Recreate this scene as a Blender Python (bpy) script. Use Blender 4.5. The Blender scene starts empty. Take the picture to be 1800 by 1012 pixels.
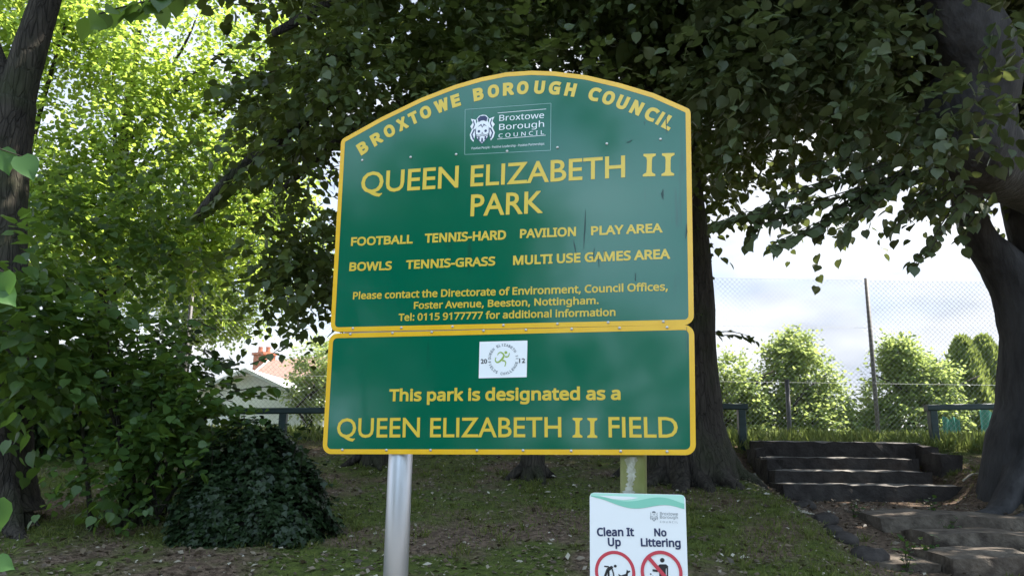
import bpy, math, random, os
import numpy as np
from mathutils import Vector, Matrix
rng = np.random.default_rng(7)
random.seed(7)
scene = bpy.context.scene
COL = scene.collection
R = math.radians

# ------------------------------------------------------------------ camera
F, PITCH, ROLL = 1360.0, 0.1986, 0.0135
CAM = np.array([0.0, 0.0, 1.5])
_c, _s = math.cos(PITCH), math.sin(PITCH)
fw = np.array([0, _c, _s]); upv = np.array([0, -_s, _c]); rt = np.array([1.0, 0, 0])
cr, sr = math.cos(ROLL), math.sin(ROLL)
XC = rt * cr + upv * sr
YC = -rt * sr + upv * cr
cam = bpy.data.cameras.new('camera'); cam.sensor_width = 36; cam.lens = 36 * F / 1800
cam.clip_start = 0.05; cam.clip_end = 2000
camo = bpy.data.objects.new('camera', cam); COL.objects.link(camo)
M = Matrix.Identity(4)
for i in range(3):
    M[i][0] = XC[i]; M[i][1] = YC[i]; M[i][2] = -fw[i]; M[i][3] = CAM[i]
camo.matrix_world = M
scene.camera = camo

# ------------------------------------------------------------------ light
SUN_EL, SUN_AZ = R(52), R(76)        # azimuth from +Y (behind the scene) towards +X
world = bpy.data.worlds.new('World'); scene.world = world; world.use_nodes = True
nt = world.node_tree; N = nt.nodes; L = nt.links
bg = N['Background']; bg.inputs[1].default_value = 0.1
sky = N.new('ShaderNodeTexSky'); sky.sky_type = 'NISHITA'; sky.sun_disc = False
sky.sun_elevation = SUN_EL; sky.sun_rotation = SUN_AZ
tc = N.new('ShaderNodeTexCoord')
mp = N.new('ShaderNodeMapping'); mp.inputs['Scale'].default_value = (1.0, 1.0, 2.6); mp.inputs['Location'].default_value = (0.3, 0.1, 0.4)
L.new(tc.outputs['Generated'], mp.inputs[0])
cn = N.new('ShaderNodeTexNoise'); cn.inputs['Scale'].default_value = 2.6; cn.inputs['Detail'].default_value = 6; cn.inputs['Roughness'].default_value = 0.55
L.new(mp.outputs[0], cn.inputs[0])
cmask = N.new('ShaderNodeValToRGB'); cmask.color_ramp.elements[0].position = 0.36; cmask.color_ramp.elements[1].position = 0.56
cmask.color_ramp.elements[0].color = (0.62, 0.62, 0.62, 1); cmask.color_ramp.elements[1].color = (0.97, 0.97, 0.97, 1)
L.new(cn.outputs[0], cmask.inputs[0])
# cloud brightness: brilliant overhead and behind the viewer, thinner and greyer low in front
sep = N.new('ShaderNodeSeparateXYZ'); L.new(tc.outputs['Generated'], sep.inputs[0])
ctone = N.new('ShaderNodeValToRGB')
ctone.color_ramp.elements[0].position = 0.38; ctone.color_ramp.elements[0].color = (3.3, 3.6, 4.3, 1)
ctone.color_ramp.elements[1].position = 0.60; ctone.color_ramp.elements[1].color = (5.9, 6.0, 6.2, 1)
cn2 = N.new('ShaderNodeTexNoise'); cn2.inputs['Scale'].default_value = 4.0; cn2.inputs['Detail'].default_value = 4
L.new(mp.outputs[0], cn2.inputs[0]); L.new(cn2.outputs[0], ctone.inputs[0])
mr = N.new('ShaderNodeMapRange'); mr.inputs['From Min'].default_value = 0.55; mr.inputs['From Max'].default_value = -0.45
mr.inputs['To Min'].default_value = .63; mr.inputs['To Max'].default_value = 1.5
L.new(sep.outputs['Y'], mr.inputs['Value'])
cm2 = N.new('ShaderNodeMix'); cm2.data_type = 'RGBA'; cm2.blend_type = 'MULTIPLY'; cm2.inputs[0].default_value = 1
L.new(ctone.outputs[0], cm2.inputs[6]); L.new(mr.outputs[0], cm2.inputs[7])
tint = N.new('ShaderNodeMix'); tint.data_type = 'RGBA'; mt = N.new('ShaderNodeMapRange'); mt.inputs['From Min'].default_value = .3; mt.inputs['From Max'].default_value = -.5
L.new(sep.outputs['Y'], mt.inputs['Value']); L.new(mt.outputs[0], tint.inputs[0]); tint.inputs[6].default_value = (1, 1, 1, 1); tint.inputs[7].default_value = (.76, .98, 1.17, 1)
cm3 = N.new('ShaderNodeMix'); cm3.data_type = 'RGBA'; cm3.blend_type = 'MULTIPLY'; cm3.inputs[0].default_value = 1
L.new(cm2.outputs[2], cm3.inputs[6]); L.new(tint.outputs[2], cm3.inputs[7])
cmix = N.new('ShaderNodeMix'); cmix.data_type = 'RGBA'
L.new(cmask.outputs[0], cmix.inputs[0]); L.new(sky.outputs[0], cmix.inputs[6]); L.new(cm3.outputs[2], cmix.inputs[7])
L.new(cmix.outputs[2], bg.inputs[0])
sl = bpy.data.lights.new('sun', 'SUN'); sl.energy = 5.0; sl.angle = R(0.5); sl.color = (1.0, 0.95, 0.86)
so = bpy.data.objects.new('sun', sl); COL.objects.link(so)
sd = Vector((math.sin(SUN_AZ) * math.cos(SUN_EL), math.cos(SUN_AZ) * math.cos(SUN_EL), math.sin(SUN_EL)))
so.rotation_euler = sd.to_track_quat('Z', 'Y').to_euler(); so.location = (0, 30, 40)
vs = scene.view_settings; vs.view_transform = 'Standard'; vs.look = 'None'; vs.gamma = 1; vs.exposure = 1.8
scene.cycles.max_bounces = 8; scene.cycles.diffuse_bounces = 4; scene.cycles.transmission_bounces = 6; scene.cycles.sample_clamp_indirect = 6

# ------------------------------------------------------------------ helpers
def ray(px, py):
    d = fw + XC * ((px - 900) / F) + YC * (-(py - 506) / F)
    return d
def P(px, py, Y):
    d = ray(px, py)
    return CAM + d * (Y / d[1])
def sm(a, b, x):
    t = np.clip((np.asarray(x, float) - a) / (b - a), 0, 1); return t * t * (3 - 2 * t)
ROOT = {}
def link_mesh(name, me, parent=None, loc=None):
    o = bpy.data.objects.new(name, me); COL.objects.link(o)
    if parent is not None: o.parent = parent
    if loc is not None: o.location = loc
    return o
def rootloc(o):
    while o.parent is not None: o = o.parent
    return np.array(o.location)
def build(name, V, Fc, mat, parent=None, smooth=False, mats=None, midx=None, origin=None):
    V = np.asarray(V, float)
    off = rootloc(parent) if parent is not None else (np.array(origin) if origin is not None else np.zeros(3))
    me = bpy.data.meshes.new(name)
    me.from_pydata((V - off).tolist(), [], Fc)
    for m in (mats or [mat]): me.materials.append(m)
    if midx is not None: me.polygons.foreach_set('material_index', np.asarray(midx, np.int32))
    if smooth: me.polygons.foreach_set('use_smooth', np.ones(len(me.polygons), bool))
    me.update()
    o = link_mesh(name, me, parent)
    if parent is None and origin is not None: o.location = origin
    return o
def tag(o, label=None, cat=None, group=None, kind=None):
    if label: o['label'] = label
    if cat: o['category'] = cat
    if group: o['group'] = group
    if kind: o['kind'] = kind
    return o
def empty(name, loc, label, cat, group=None):
    o = bpy.data.objects.new(name, None); o.location = [float(v) for v in loc]; o.empty_display_size = 0.2
    COL.objects.link(o); return tag(o, label, cat, group)
class MB:
    def __init__(s): s.v = []; s.f = []
    def add(s, V, Fc):
        b = len(s.v); s.v += [tuple(map(float, p)) for p in V]; s.f += [tuple(i + b for i in f) for f in Fc]
    def box(s, lo, hi, yaw=0.0, piv=None):
        x0, y0, z0 = lo; x1, y1, z1 = hi
        V = np.array([[x0,y0,z0],[x1,y0,z0],[x1,y1,z0],[x0,y1,z0],[x0,y0,z1],[x1,y0,z1],[x1,y1,z1],[x0,y1,z1]], float)
        if yaw:
            c, t = math.cos(yaw), math.sin(yaw); p = np.array(piv if piv is not None else [(x0+x1)/2,(y0+y1)/2,0])
            q = V - [p[0], p[1], 0]; V = np.stack([q[:,0]*c - q[:,1]*t + p[0], q[:,0]*t + q[:,1]*c + p[1], V[:,2]], 1)
        s.add(V, [(0,3,2,1),(4,5,6,7),(0,1,5,4),(1,2,6,5),(2,3,7,6),(3,0,4,7)])
    def tube(s, pts, rad, n=10, jit=0.0, cap=True, sub=1, lobes=None):
        pts = np.asarray(pts, float); rad = np.broadcast_to(np.asarray(rad, float), (len(pts),)).copy()
        if sub > 1 and len(pts) > 2:
            q = []; rr = []
            for i in range(len(pts) - 1):
                p0 = pts[max(i-1,0)]; p1 = pts[i]; p2 = pts[i+1]; p3 = pts[min(i+2,len(pts)-1)]
                for k in range(sub):
                    t = k / sub
                    q.append(.5*((2*p1) + (-p0+p2)*t + (2*p0-5*p1+4*p2-p3)*t*t + (-p0+3*p1-3*p2+p3)*t**3))
                    rr.append(rad[i]*(1-t) + rad[i+1]*t)
            q.append(pts[-1]); rr.append(rad[-1]); pts = np.array(q); rad = np.array(rr)
        m = len(pts); T = np.gradient(pts, axis=0); T /= np.linalg.norm(T, axis=1)[:, None] + 1e-9
        ref = np.array([0, 0, 1.0]) if abs(T[0][2]) < .8 else np.array([0, -1.0, 0])
        V = []; ph = rng.random() * 6
        A = np.cross(T[0], ref); A /= np.linalg.norm(A)
        ang = np.arange(n) / n * 2 * np.pi
        for i in range(m):
            A = A - T[i] * A.dot(T[i]); A /= np.linalg.norm(A) + 1e-9; B = np.cross(T[i], A)
            r = rad[i] * (1 + jit * (rng.random(n) - .5) + (jit * .8 * np.sin(ang * 3 + ph + i * .25) if jit else 0))
            V += list(pts[i] + np.cos(ang)[:, None] * r[:, None] * A + np.sin(ang)[:, None] * r[:, None] * B)
        Fc = [(i*n+k, i*n+(k+1)%n, (i+1)*n+(k+1)%n, (i+1)*n+k) for i in range(m-1) for k in range(n)]
        if cap:
            Fc.append(tuple(range(n))[::-1]); Fc.append(tuple((m-1)*n + k for k in range(n)))
        s.add(V, Fc)
    def prism(s, poly, z0, z1, frame):
        # poly in (u,v); frame maps (u,v,w) -> world
        n = len(poly)
        V = [frame(u, v, z0) for u, v in poly] + [frame(u, v, z1) for u, v in poly]
        s.add(V, [tuple(range(n))[::-1], tuple(range(n, 2*n))] + [(i, (i+1) % n, n+(i+1) % n, n+i) for i in range(n)])
    def build(s, name, mat, parent=None, **k): return build(name, s.v, s.f, mat, parent, **k)

# ------------------------------------------------------------------ materials
def mat(name, col, rough=.6, spec=.5, metal=0, noise=None, bump=None, coat=0, col2=None, stretch=(1,1,1), nscale=8, detail=5, ramp=(.35,.65), bscale=None):
    m = bpy.data.materials.new(name); m.use_nodes = True
    n = m.node_tree.nodes; l = m.node_tree.links; b = n['Principled BSDF']
    b.inputs['Base Color'].default_value = (*col, 1); b.inputs['Roughness'].default_value = rough
    b.inputs['Specular IOR Level'].default_value = spec; b.inputs['Metallic'].default_value = metal
    b.inputs['Coat Weight'].default_value = coat; b.inputs['Coat Roughness'].default_value = .1
    if col2 is not None or bump:
        t = n.new('ShaderNodeTexCoord'); mpn = n.new('ShaderNodeMapping'); mpn.inputs['Scale'].default_value = stretch
        l.new(t.outputs['Object'], mpn.inputs[0])
        x = n.new('ShaderNodeTexNoise'); x.inputs['Scale'].default_value = nscale; x.inputs['Detail'].default_value = detail
        x.inputs['Roughness'].default_value = .62
        l.new(mpn.outputs[0], x.inputs[0])
        if col2 is not None:
            r = n.new('ShaderNodeValToRGB'); r.color_ramp.elements[0].position = ramp[0]; r.color_ramp.elements[1].position = ramp[1]
            r.color_ramp.elements[0].color = (*col, 1); r.color_ramp.elements[1].color = (*col2, 1)
            l.new(x.outputs[0], r.inputs[0]); l.new(r.outputs[0], b.inputs['Base Color'])
        if bump:
            x2 = x
            if bscale:
                x2 = n.new('ShaderNodeTexNoise'); x2.inputs['Scale'].default_value = bscale; x2.inputs['Detail'].default_value = 6
                l.new(mpn.outputs[0], x2.inputs[0])
            bp = n.new('ShaderNodeBump'); bp.inputs['Strength'].default_value = bump; bp.inputs['Distance'].default_value = .03
            l.new(x2.outputs[0], bp.inputs['Height']); l.new(bp.outputs[0], b.inputs['Normal'])
    return m
def leafmat(name, cols, trans, tmix=.4, rough=.42, spec=.35):
    m = bpy.data.materials.new(name); m.use_nodes = True
    n = m.node_tree.nodes; l = m.node_tree.links; b = n['Principled BSDF']; out = n['Material Output']
    a = n.new('ShaderNodeAttribute'); a.attribute_name = 'rnd'
    r = n.new('ShaderNodeValToRGB')
    while len(r.color_ramp.elements) < len(cols): r.color_ramp.elements.new(.5)
    for i, c in enumerate(cols):
        r.color_ramp.elements[i].position = i / (len(cols)-1); r.color_ramp.elements[i].color = (*c, 1)
    l.new(a.outputs['Fac'], r.inputs[0]); l.new(r.outputs[0], b.inputs['Base Color'])
    b.inputs['Roughness'].default_value = rough; b.inputs['Specular IOR Level'].default_value = spec
    t = n.new('ShaderNodeBsdfTranslucent')
    mx = n.new('ShaderNodeMix'); mx.data_type = 'RGBA'; mx.blend_type = 'MIX'; mx.inputs[0].default_value = .35
    l.new(r.outputs[0], mx.inputs[7]); mx.inputs[6].default_value = (*trans, 1); l.new(mx.outputs[2], t.inputs[0])
    ms = n.new('ShaderNodeMixShader'); ms.inputs[0].default_value = tmix
    l.new(b.outputs[0], ms.inputs[1]); l.new(t.outputs[0], ms.inputs[2]); l.new(ms.outputs[0], out.inputs[0])
    return m

def barkmat(name, dark, light, moss, vs_=27, mossamt=.6):
    m = bpy.data.materials.new(name); m.use_nodes = True; n = m.node_tree.nodes; l = m.node_tree.links; b = n['Principled BSDF']
    b.inputs['Roughness'].default_value = .92; b.inputs['Specular IOR Level'].default_value = .2
    t = n.new('ShaderNodeTexCoord'); mpn = n.new('ShaderNodeMapping'); mpn.inputs['Scale'].default_value = (1, 1, .2); l.new(t.outputs['Object'], mpn.inputs[0])
    dn = n.new('ShaderNodeTexNoise'); dn.inputs['Scale'].default_value = 7; l.new(mpn.outputs[0], dn.inputs[0])
    ad = n.new('ShaderNodeMix'); ad.data_type = 'VECTOR'; ad.inputs[0].default_value = .12; l.new(mpn.outputs[0], ad.inputs[4]); l.new(dn.outputs['Color'], ad.inputs[5])
    v = n.new('ShaderNodeTexVoronoi'); v.feature = 'DISTANCE_TO_EDGE'; v.inputs['Scale'].default_value = vs_; l.new(ad.outputs[1], v.inputs['Vector'])
    x = n.new('ShaderNodeTexNoise'); x.inputs['Scale'].default_value = 22; x.inputs['Detail'].default_value = 7; l.new(mpn.outputs[0], x.inputs[0])
    r = n.new('ShaderNodeValToRGB'); r.color_ramp.elements[0].position = .3; r.color_ramp.elements[1].position = .7; r.color_ramp.elements[0].color = (*dark,1); r.color_ramp.elements[1].color = (*light,1); l.new(x.outputs[0], r.inputs[0])
    cr_ = n.new('ShaderNodeMapRange'); cr_.inputs['From Max'].default_value = .10; cr_.inputs['To Min'].default_value = .6; l.new(v.outputs['Distance'], cr_.inputs['Value'])
    mu = n.new('ShaderNodeMix'); mu.data_type = 'RGBA'; mu.blend_type = 'MULTIPLY'; mu.inputs[0].default_value = 1; l.new(r.outputs[0], mu.inputs[6]); l.new(cr_.outputs[0], mu.inputs[7])
    mn = n.new('ShaderNodeTexNoise'); mn.inputs['Scale'].default_value = 2.2; mn.inputs['Detail'].default_value = 6; l.new(t.outputs['Object'], mn.inputs[0])
    mm = n.new('ShaderNodeMapRange'); mm.inputs['From Min'].default_value = .48; mm.inputs['From Max'].default_value = .68; mm.inputs['To Max'].default_value = mossamt; l.new(mn.outputs[0], mm.inputs['Value'])
    mx = n.new('ShaderNodeMix'); mx.data_type = 'RGBA'; l.new(mm.outputs[0], mx.inputs[0]); l.new(mu.outputs[2], mx.inputs[6]); mx.inputs[7].default_value = (*moss, 1); l.new(mx.outputs[2], b.inputs['Base Color'])
    hs_ = n.new('ShaderNodeMath'); hs_.operation = 'ADD'; l.new(cr_.outputs[0], hs_.inputs[0]); l.new(x.outputs[0], hs_.inputs[1])
    bp = n.new('ShaderNodeBump'); bp.inputs['Strength'].default_value = .9; bp.inputs['Distance'].default_value = .025; l.new(hs_.outputs[0], bp.inputs['Height']); l.new(bp.outputs[0], b.inputs['Normal'])
    return m
M_bark = barkmat('bark_fissured', (.020,.016,.013), (.058,.048,.038), (.030,.036,.014))
M_bark2 = mat('bark_smooth', (.022,.020,.020), .85, .2, col2=(.060,.055,.055), stretch=(1,1,.3), nscale=6, detail=9, bump=.7, bscale=22)
M_twig = mat('twig', (.035,.028,.02), .9, .2)
M_leafdark = leafmat('leaf_dark', [(.030,.048,.012),(.050,.072,.02),(.072,.09,.028)], (.16,.20,.03), .34)
M_leafright = leafmat('leaf_right', [(.036,.052,.018),(.058,.074,.03),(.078,.092,.042)], (.14,.17,.04), .32)
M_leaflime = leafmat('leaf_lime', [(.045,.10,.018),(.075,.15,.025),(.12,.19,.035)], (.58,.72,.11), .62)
M_leafshrub = leafmat('leaf_shrub', [(.018,.045,.012),(.03,.068,.016),(.05,.09,.02)], (.14,.24,.03), .38)
M_leafsap = leafmat('leaf_sapling', [(.028,.062,.014),(.045,.09,.02),(.07,.12,.028)], (.22,.34,.04), .42)
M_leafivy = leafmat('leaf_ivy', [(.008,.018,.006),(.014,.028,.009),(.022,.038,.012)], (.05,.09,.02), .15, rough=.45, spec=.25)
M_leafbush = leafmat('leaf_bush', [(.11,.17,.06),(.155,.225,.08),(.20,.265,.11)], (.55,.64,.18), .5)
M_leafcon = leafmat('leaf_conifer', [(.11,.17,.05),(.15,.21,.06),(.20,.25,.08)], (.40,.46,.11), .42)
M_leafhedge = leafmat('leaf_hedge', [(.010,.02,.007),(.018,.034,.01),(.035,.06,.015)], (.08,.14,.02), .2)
M_near = leafmat('leaf_near', [(.03,.09,.02),(.045,.11,.025),(.06,.14,.03)], (.16,.32,.06), .45)
M_grass = leafmat('grass_blade', [(.06,.075,.016),(.10,.118,.024),(.18,.175,.05)], (.12,.18,.03), .3, rough=.5, spec=.2)
M_litter = leafmat('leaf_litter', [(.03,.02,.013),(.07,.05,.032),(.16,.12,.08),(.48,.44,.36)], (.08,.06,.03), .15, rough=.5, spec=.4)
M_hay = leafmat('tall_grass', [(.05,.085,.025),(.11,.14,.04),(.22,.22,.09)], (.24,.30,.07), .35, rough=.5, spec=.2)

# ------------------------------------------------------------------ ground
_gy = [-300,-9,-2,0,2,4,5,6,7,8,8.7,9.3,9.9,12,40,400]
_gz = [-.1,-.1,-.05,.0,.28,.60,.78,.94,1.08,1.22,1.34,1.47,1.53,1.54,1.5,1.5]
_py = [-300,-9,0,4,5,5.2,5.85,6.4,6.55,7,7.9,8.6,9.2,9.9,12,40,400]
_pz = [-.1,-.1,0,.55,.66,.70,.785,.82,.86,.93,.985,1.1,1.3,1.5,1.54,1.5,1.5]
_ns = rng.normal(size=(14, 2)) * np.linspace(.6, 5, 14)[:, None]; _np = rng.random(14) * 6.28
def wob(x, y):
    r = 0
    for k in range(14): r = r + np.sin(x*_ns[k,0] + y*_ns[k,1] + _np[k]) / (1 + k*.55)
    return r / 4
def pathmask(x, y):
    return sm(2.3, 2.85, np.asarray(x) + .10*(7.9-np.asarray(y)) + .12*wob(np.asarray(x)*2, np.asarray(y)*2)) * (1 - sm(4.3, 4.7, np.asarray(x) - .6*(1 - sm(6.0, 6.9, y))))
def gz(x, y):
    x = np.asarray(x, float); y = np.asarray(y, float)
    a = np.interp(y, _gy, _gz); b = np.interp(y, _py, _pz); m = pathmask(x, y) * (1 - sm(9, 10, y))
    z = a*(1-m) + b*m
    near = sm(1.0, 3.0, y) * (1 - sm(9.0, 11, y))
    z = z + near*.035*wob(x*1.3, y*1.3) + near*.012*wob(x*6, y*6)
    z = z + .19*np.exp(-(((x-5.25)/.75)**2 + ((y-7.3)/.8)**2))
    z = z - .12*sm(-1.5, -5, x)*sm(3,6,y)*(1-sm(10,13,y))
    return z
xs = np.unique(np.concatenate([-np.geomspace(9, 500, 26), np.arange(-9, 9.01, .07), np.geomspace(9, 500, 26)]))
ys = np.unique(np.concatenate([-np.geomspace(2, 400, 20), np.arange(-2, 3, .4), np.arange(3, 11, .06), np.arange(11, 16, .3), np.geomspace(16, 600, 24)]))
GX, GY = np.meshgrid(xs, ys); GZ = gz(GX, GY)
nx, ny = len(xs), len(ys)
idx = np.arange(nx*ny).reshape(ny, nx)
gf = np.stack([idx[:-1,:-1], idx[:-1,1:], idx[1:,1:], idx[1:,:-1]], -1).reshape(-1, 4)
def ground_mat():
    m = bpy.data.materials.new('soil_and_moss'); m.use_nodes = True
    n = m.node_tree.nodes; l = m.node_tree.links; b = n['Principled BSDF']; b.inputs['Roughness'].default_value = .95; b.inputs['Specular IOR Level'].default_value = .15
    t = n.new('ShaderNodeTexCoord')
    def nz(s, d=6):
        x = n.new('ShaderNodeTexNoise'); x.inputs['Scale'].default_value = s; x.inputs['Detail'].default_value = d; l.new(t.outputs['Object'], x.inputs[0]); return x
    def rp(x, p0, c0, p1, c1):
        r = n.new('ShaderNodeValToRGB'); r.color_ramp.elements[0].position = p0; r.color_ramp.elements[1].position = p1
        r.color_ramp.elements[0].color = (*c0,1); r.color_ramp.elements[1].color = (*c1,1); l.new(x.outputs[0], r.inputs[0]); return r
    soil = rp(nz(26), .35, (.050,.032,.022), .68, (.165,.115,.08))
    moss = rp(nz(18), .35, (.036,.048,.010), .7, (.090,.112,.022))
    mask = rp(nz(1.3, 8), .43, (0,0,0), .55, (1,1,1))
    at = n.new('ShaderNodeAttribute'); at.attribute_name = 'path'
    inv = n.new('ShaderNodeMath'); inv.operation = 'SUBTRACT'; inv.inputs[0].default_value = 1; l.new(at.outputs['Fac'], inv.inputs[1])
    mu = n.new('ShaderNodeMath'); mu.operation = 'MULTIPLY'; l.new(mask.outputs[0], mu.inputs[0]); l.new(inv.outputs[0], mu.inputs[1])
    mx = n.new('ShaderNodeMix'); mx.data_type = 'RGBA'; l.new(mu.outputs[0], mx.inputs[0]); l.new(soil.outputs[0], mx.inputs[6]); l.new(moss.outputs[0], mx.inputs[7])
    l.new(mx.outputs[2], b.inputs['Base Color'])
    bp = n.new('ShaderNodeBump'); bp.inputs['Strength'].default_value = .8; bp.inputs['Distance'].default_value = .03
    l.new(nz(45).outputs[0], bp.inputs['Height']); l.new(bp.outputs[0], b.inputs['Normal'])
    return m
go = build('ground', np.stack([GX, GY, GZ], -1).reshape(-1, 3), gf.tolist(), ground_mat(), smooth=True)
at = go.data.attributes.new('path', 'FLOAT', 'POINT'); at.data.foreach_set('value', pathmask(GX, GY).ravel().astype(np.float32))
tag(go, kind='structure')
M_asph = mat('asphalt', (.09,.09,.09), .9, .3, col2=(.12,.12,.12), nscale=60, bump=.3)
rd = MB(); rd.box((-60,-9,-.2), (60,-3.5,-.03)); tag(rd.build('road', M_asph), kind='structure')
pv = MB(); pv.box((-60,-3.5,-.2), (60,.6,.07)); tag(pv.build('pavement', mat('pavement_tarmac', (.14,.135,.13), .9, .3, col2=(.2,.195,.19), nscale=30)), kind='structure')

# ------------------------------------------------------------------ foliage engine
LEAF6 = np.array([[0,0,0],[-.36,.28,.06],[-.30,.68,.05],[0,1,-.06],[.30,.68,.05],[.36,.28,.06]])
LEAF6F = [(0,3,2,1),(0,5,4,3)]
LEAF12 = np.array([[0,0,0],[-.24,-.05,.03],[-.44,.18,.07],[-.45,.42,.08],[-.30,.70,.05],[-.10,.90,-.02],[0,1.06,-.08],
                   [.10,.90,-.02],[.30,.70,.05],[.45,.42,.08],[.44,.18,.07],[.24,-.05,.03],[0,.5,-.01]])
LEAF12F = [(0,12,2,1),(12,4,3,2),(12,6,5,4),(0,11,10,12),(12,10,9,8),(12,8,7,6)]
LEAF4 = np.array([[0,0,0],[-.33,.45,.05],[0,1,-.04],[.33,.45,.05]]); LEAF4F = [(0,2,1),(0,3,2)]
IVY = np.array([[0,0,0],[-.42,.05,.03],[-.5,.45,.04],[-.22,.5,.04],[0,1,-.04],[.22,.5,.04],[.5,.45,.04],[.42,.05,.03]]); IVYF = [(0,4,3,2,1),(0,7,6,5,4)]
NEEDLE = np.array([[-.12,0,0],[-.2,.5,.03],[0,1,0],[.2,.5,-.03],[.12,0,0]]); NEEDLEF = [(0,4,3,2,1)]
BLADE = np.array([[-.5,0,0],[.5,0,0],[.3,.6,.08],[0,1,.3]]); BLADEF = [(0,1,2,3)]
def norm(a): return a / (np.linalg.norm(a, axis=-1, keepdims=True) + 1e-9)
class Foliage:
    def __init__(s): s.o = []; s.a = []; s.n = []; s.s = []; s.w = []; s.tw = MB()
    def leaves(s, o, a, n, size, w=1.0):
        k = len(o); s.o.append(o); s.a.append(a); s.n.append(n); s.s.append(np.broadcast_to(size, (k,)).copy()); s.w.append(np.broadcast_to(w, (k,)).copy())
    def sprays(s, S, D, Ln, k, size, droop=.35, flat=.45, twig=False, w=1.0):
        D = norm(D); n = len(S); up = np.array([0,0,1.0])
        side = np.cross(D, up); side = norm(side + 1e-4)
        for j in range(k):
            t = (j + .6) / k
            pos = S + D * (Ln * t)[:, None] - up * (droop * Ln * t * t)[:, None] + rng.normal(size=(n,3)) * size * .15
            sg = 1 if j % 2 else -1
            last = (j == k-1)
            ax = norm(D * (.55 if not last else 1) + (0 if last else sg) * side * .8 - up * droop * (.4 + .8*rng.random(n))[:, None] + rng.normal(size=(n,3)) * .28)
            nm = up + rng.normal(size=(n,3)) * flat
            nm = norm(nm - ax * np.sum(nm*ax, 1)[:, None])
            sz = size * (.65 + .6 * rng.random(n)) * (1 - .25*abs(t-.45))
            s.leaves(pos + ax * (sz*.12)[:, None], ax, nm, sz, w)
        if twig:
            for i in range(n):
                t = np.linspace(0, 1, 4)[:, None]
                s.tw.tube(S[i] + D[i]*Ln[i]*t - up*droop*Ln[i]*t*t, np.linspace(.006,.002,4), 4, cap=False)
    def clump(s, c, r, n, size, k=8, ln=.45, droop=.35, flat=.45, shell=.5, twig=False, down=.2):
        c = np.asarray(c, float); r = np.broadcast_to(np.asarray(r, float), (3,))
        d = norm(rng.normal(size=(n,3))); u = (shell + (1-shell)*rng.random(n))
        S = c + d * r * (u*.8)[:, None]
        D = d * .9 + rng.normal(size=(n,3)) * .5 + np.array([0,0,-down])
        s.sprays(S, D, ln*(.6+.8*rng.random(n)), k, size, droop, flat, twig)
    def chain(s, pts, size, step=.055, droop=.5, flat=.35, r=.006):
        """an explicit leafy shoot along a polyline"""
        pts = np.asarray(pts, float); seg = np.linalg.norm(np.diff(pts, axis=0), axis=1); L_ = np.concatenate([[0], np.cumsum(seg)])
        m = max(3, int(L_[-1]/step)); t = np.linspace(0, L_[-1], m)
        q = np.stack([np.interp(t, L_, pts[:, i]) for i in range(3)], 1)
        D = norm(np.gradient(q, axis=0)); up = np.array([0,0,1.0]); side = norm(np.cross(D, up)+1e-4)
        sg = np.where(np.arange(m) % 2, 1, -1)[:, None]
        ax = norm(D*.5 + sg*side*.75 - up*(droop*(.5+rng.random(m)))[:, None] + rng.normal(size=(m,3))*.25)
        nm = up + side*0 + rng.normal(size=(m,3))*flat; nm = norm(nm - ax*np.sum(nm*ax,1)[:,None])
        sz = size*(.7+.5*rng.random(m)); s.leaves(q + ax*(sz*.15)[:,None], ax, nm, sz)
        s.tw.tube(q[::2] if len(q) > 6 else q, np.linspace(r, r*.4, len(q[::2]) if len(q) > 6 else len(q)), 5, cap=False)
    def build(s, name, lm, parent, tmpl=LEAF6, tf=LEAF6F, kind=None):
        o = np.concatenate(s.o); a = np.concatenate(s.a); n = np.concatenate(s.n); sz = np.concatenate(s.s); w = np.concatenate(s.w)
        k = len(o); sd_ = np.cross(a, n); nv = len(tmpl)
        V = o[:,None,:] + sz[:,None,None]*(tmpl[None,:,0,None]*sd_[:,None,:]*w[:,None,None] + tmpl[None,:,1,None]*a[:,None,:] + tmpl[None,:,2,None]*n[:,None,:])
        V = V.reshape(-1,3)
        lv = np.concatenate([np.array(f) for f in tf]); lt = np.array([len(f) for f in tf])
        loops = (np.arange(k)[:,None]*nv + lv[None,:]).ravel(); tot = np.tile(lt, k)
        rv = np.repeat(np.clip(rng.normal(.5,.22,k),0,1), len(tf)); mi = np.zeros(len(tot), np.int32)
        if s.tw.v:
            tv = np.array(s.tw.v); b = len(V); V = np.concatenate([V, tv])
            loops = np.concatenate([loops, np.concatenate([np.array(f)+b for f in s.tw.f])]); t2 = np.array([len(f) for f in s.tw.f])
            tot = np.concatenate([tot, t2]); rv = np.concatenate([rv, np.zeros(len(t2))]); mi = np.concatenate([mi, np.ones(len(t2), np.int32)])
        V = V - (rootloc(parent) if parent is not None else 0)
        me = bpy.data.meshes.new(name); me.vertices.add(len(V)); me.vertices.foreach_set('co', V.ravel().astype(np.float32))
        me.loops.add(len(loops)); me.loops.foreach_set('vertex_index', loops.astype(np.int32))
        st = np.concatenate([[0], np.cumsum(tot)[:-1]]).astype(np.int32)
        me.polygons.add(len(tot)); me.polygons.foreach_set('loop_start', st); me.polygons.foreach_set('loop_total', tot.astype(np.int32))
        me.materials.append(lm); me.materials.append(M_twig); me.polygons.foreach_set('material_index', mi)
        at = me.attributes.new('rnd', 'FLOAT', 'FACE'); at.data.foreach_set('value', rv.astype(np.float32))
        me.update(calc_edges=True); me.validate()
        ob = link_mesh(name, me, parent)
        if kind: ob['kind'] = kind
        return ob

def PP(lst): return np.array([P(*q) for q in lst])

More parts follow.
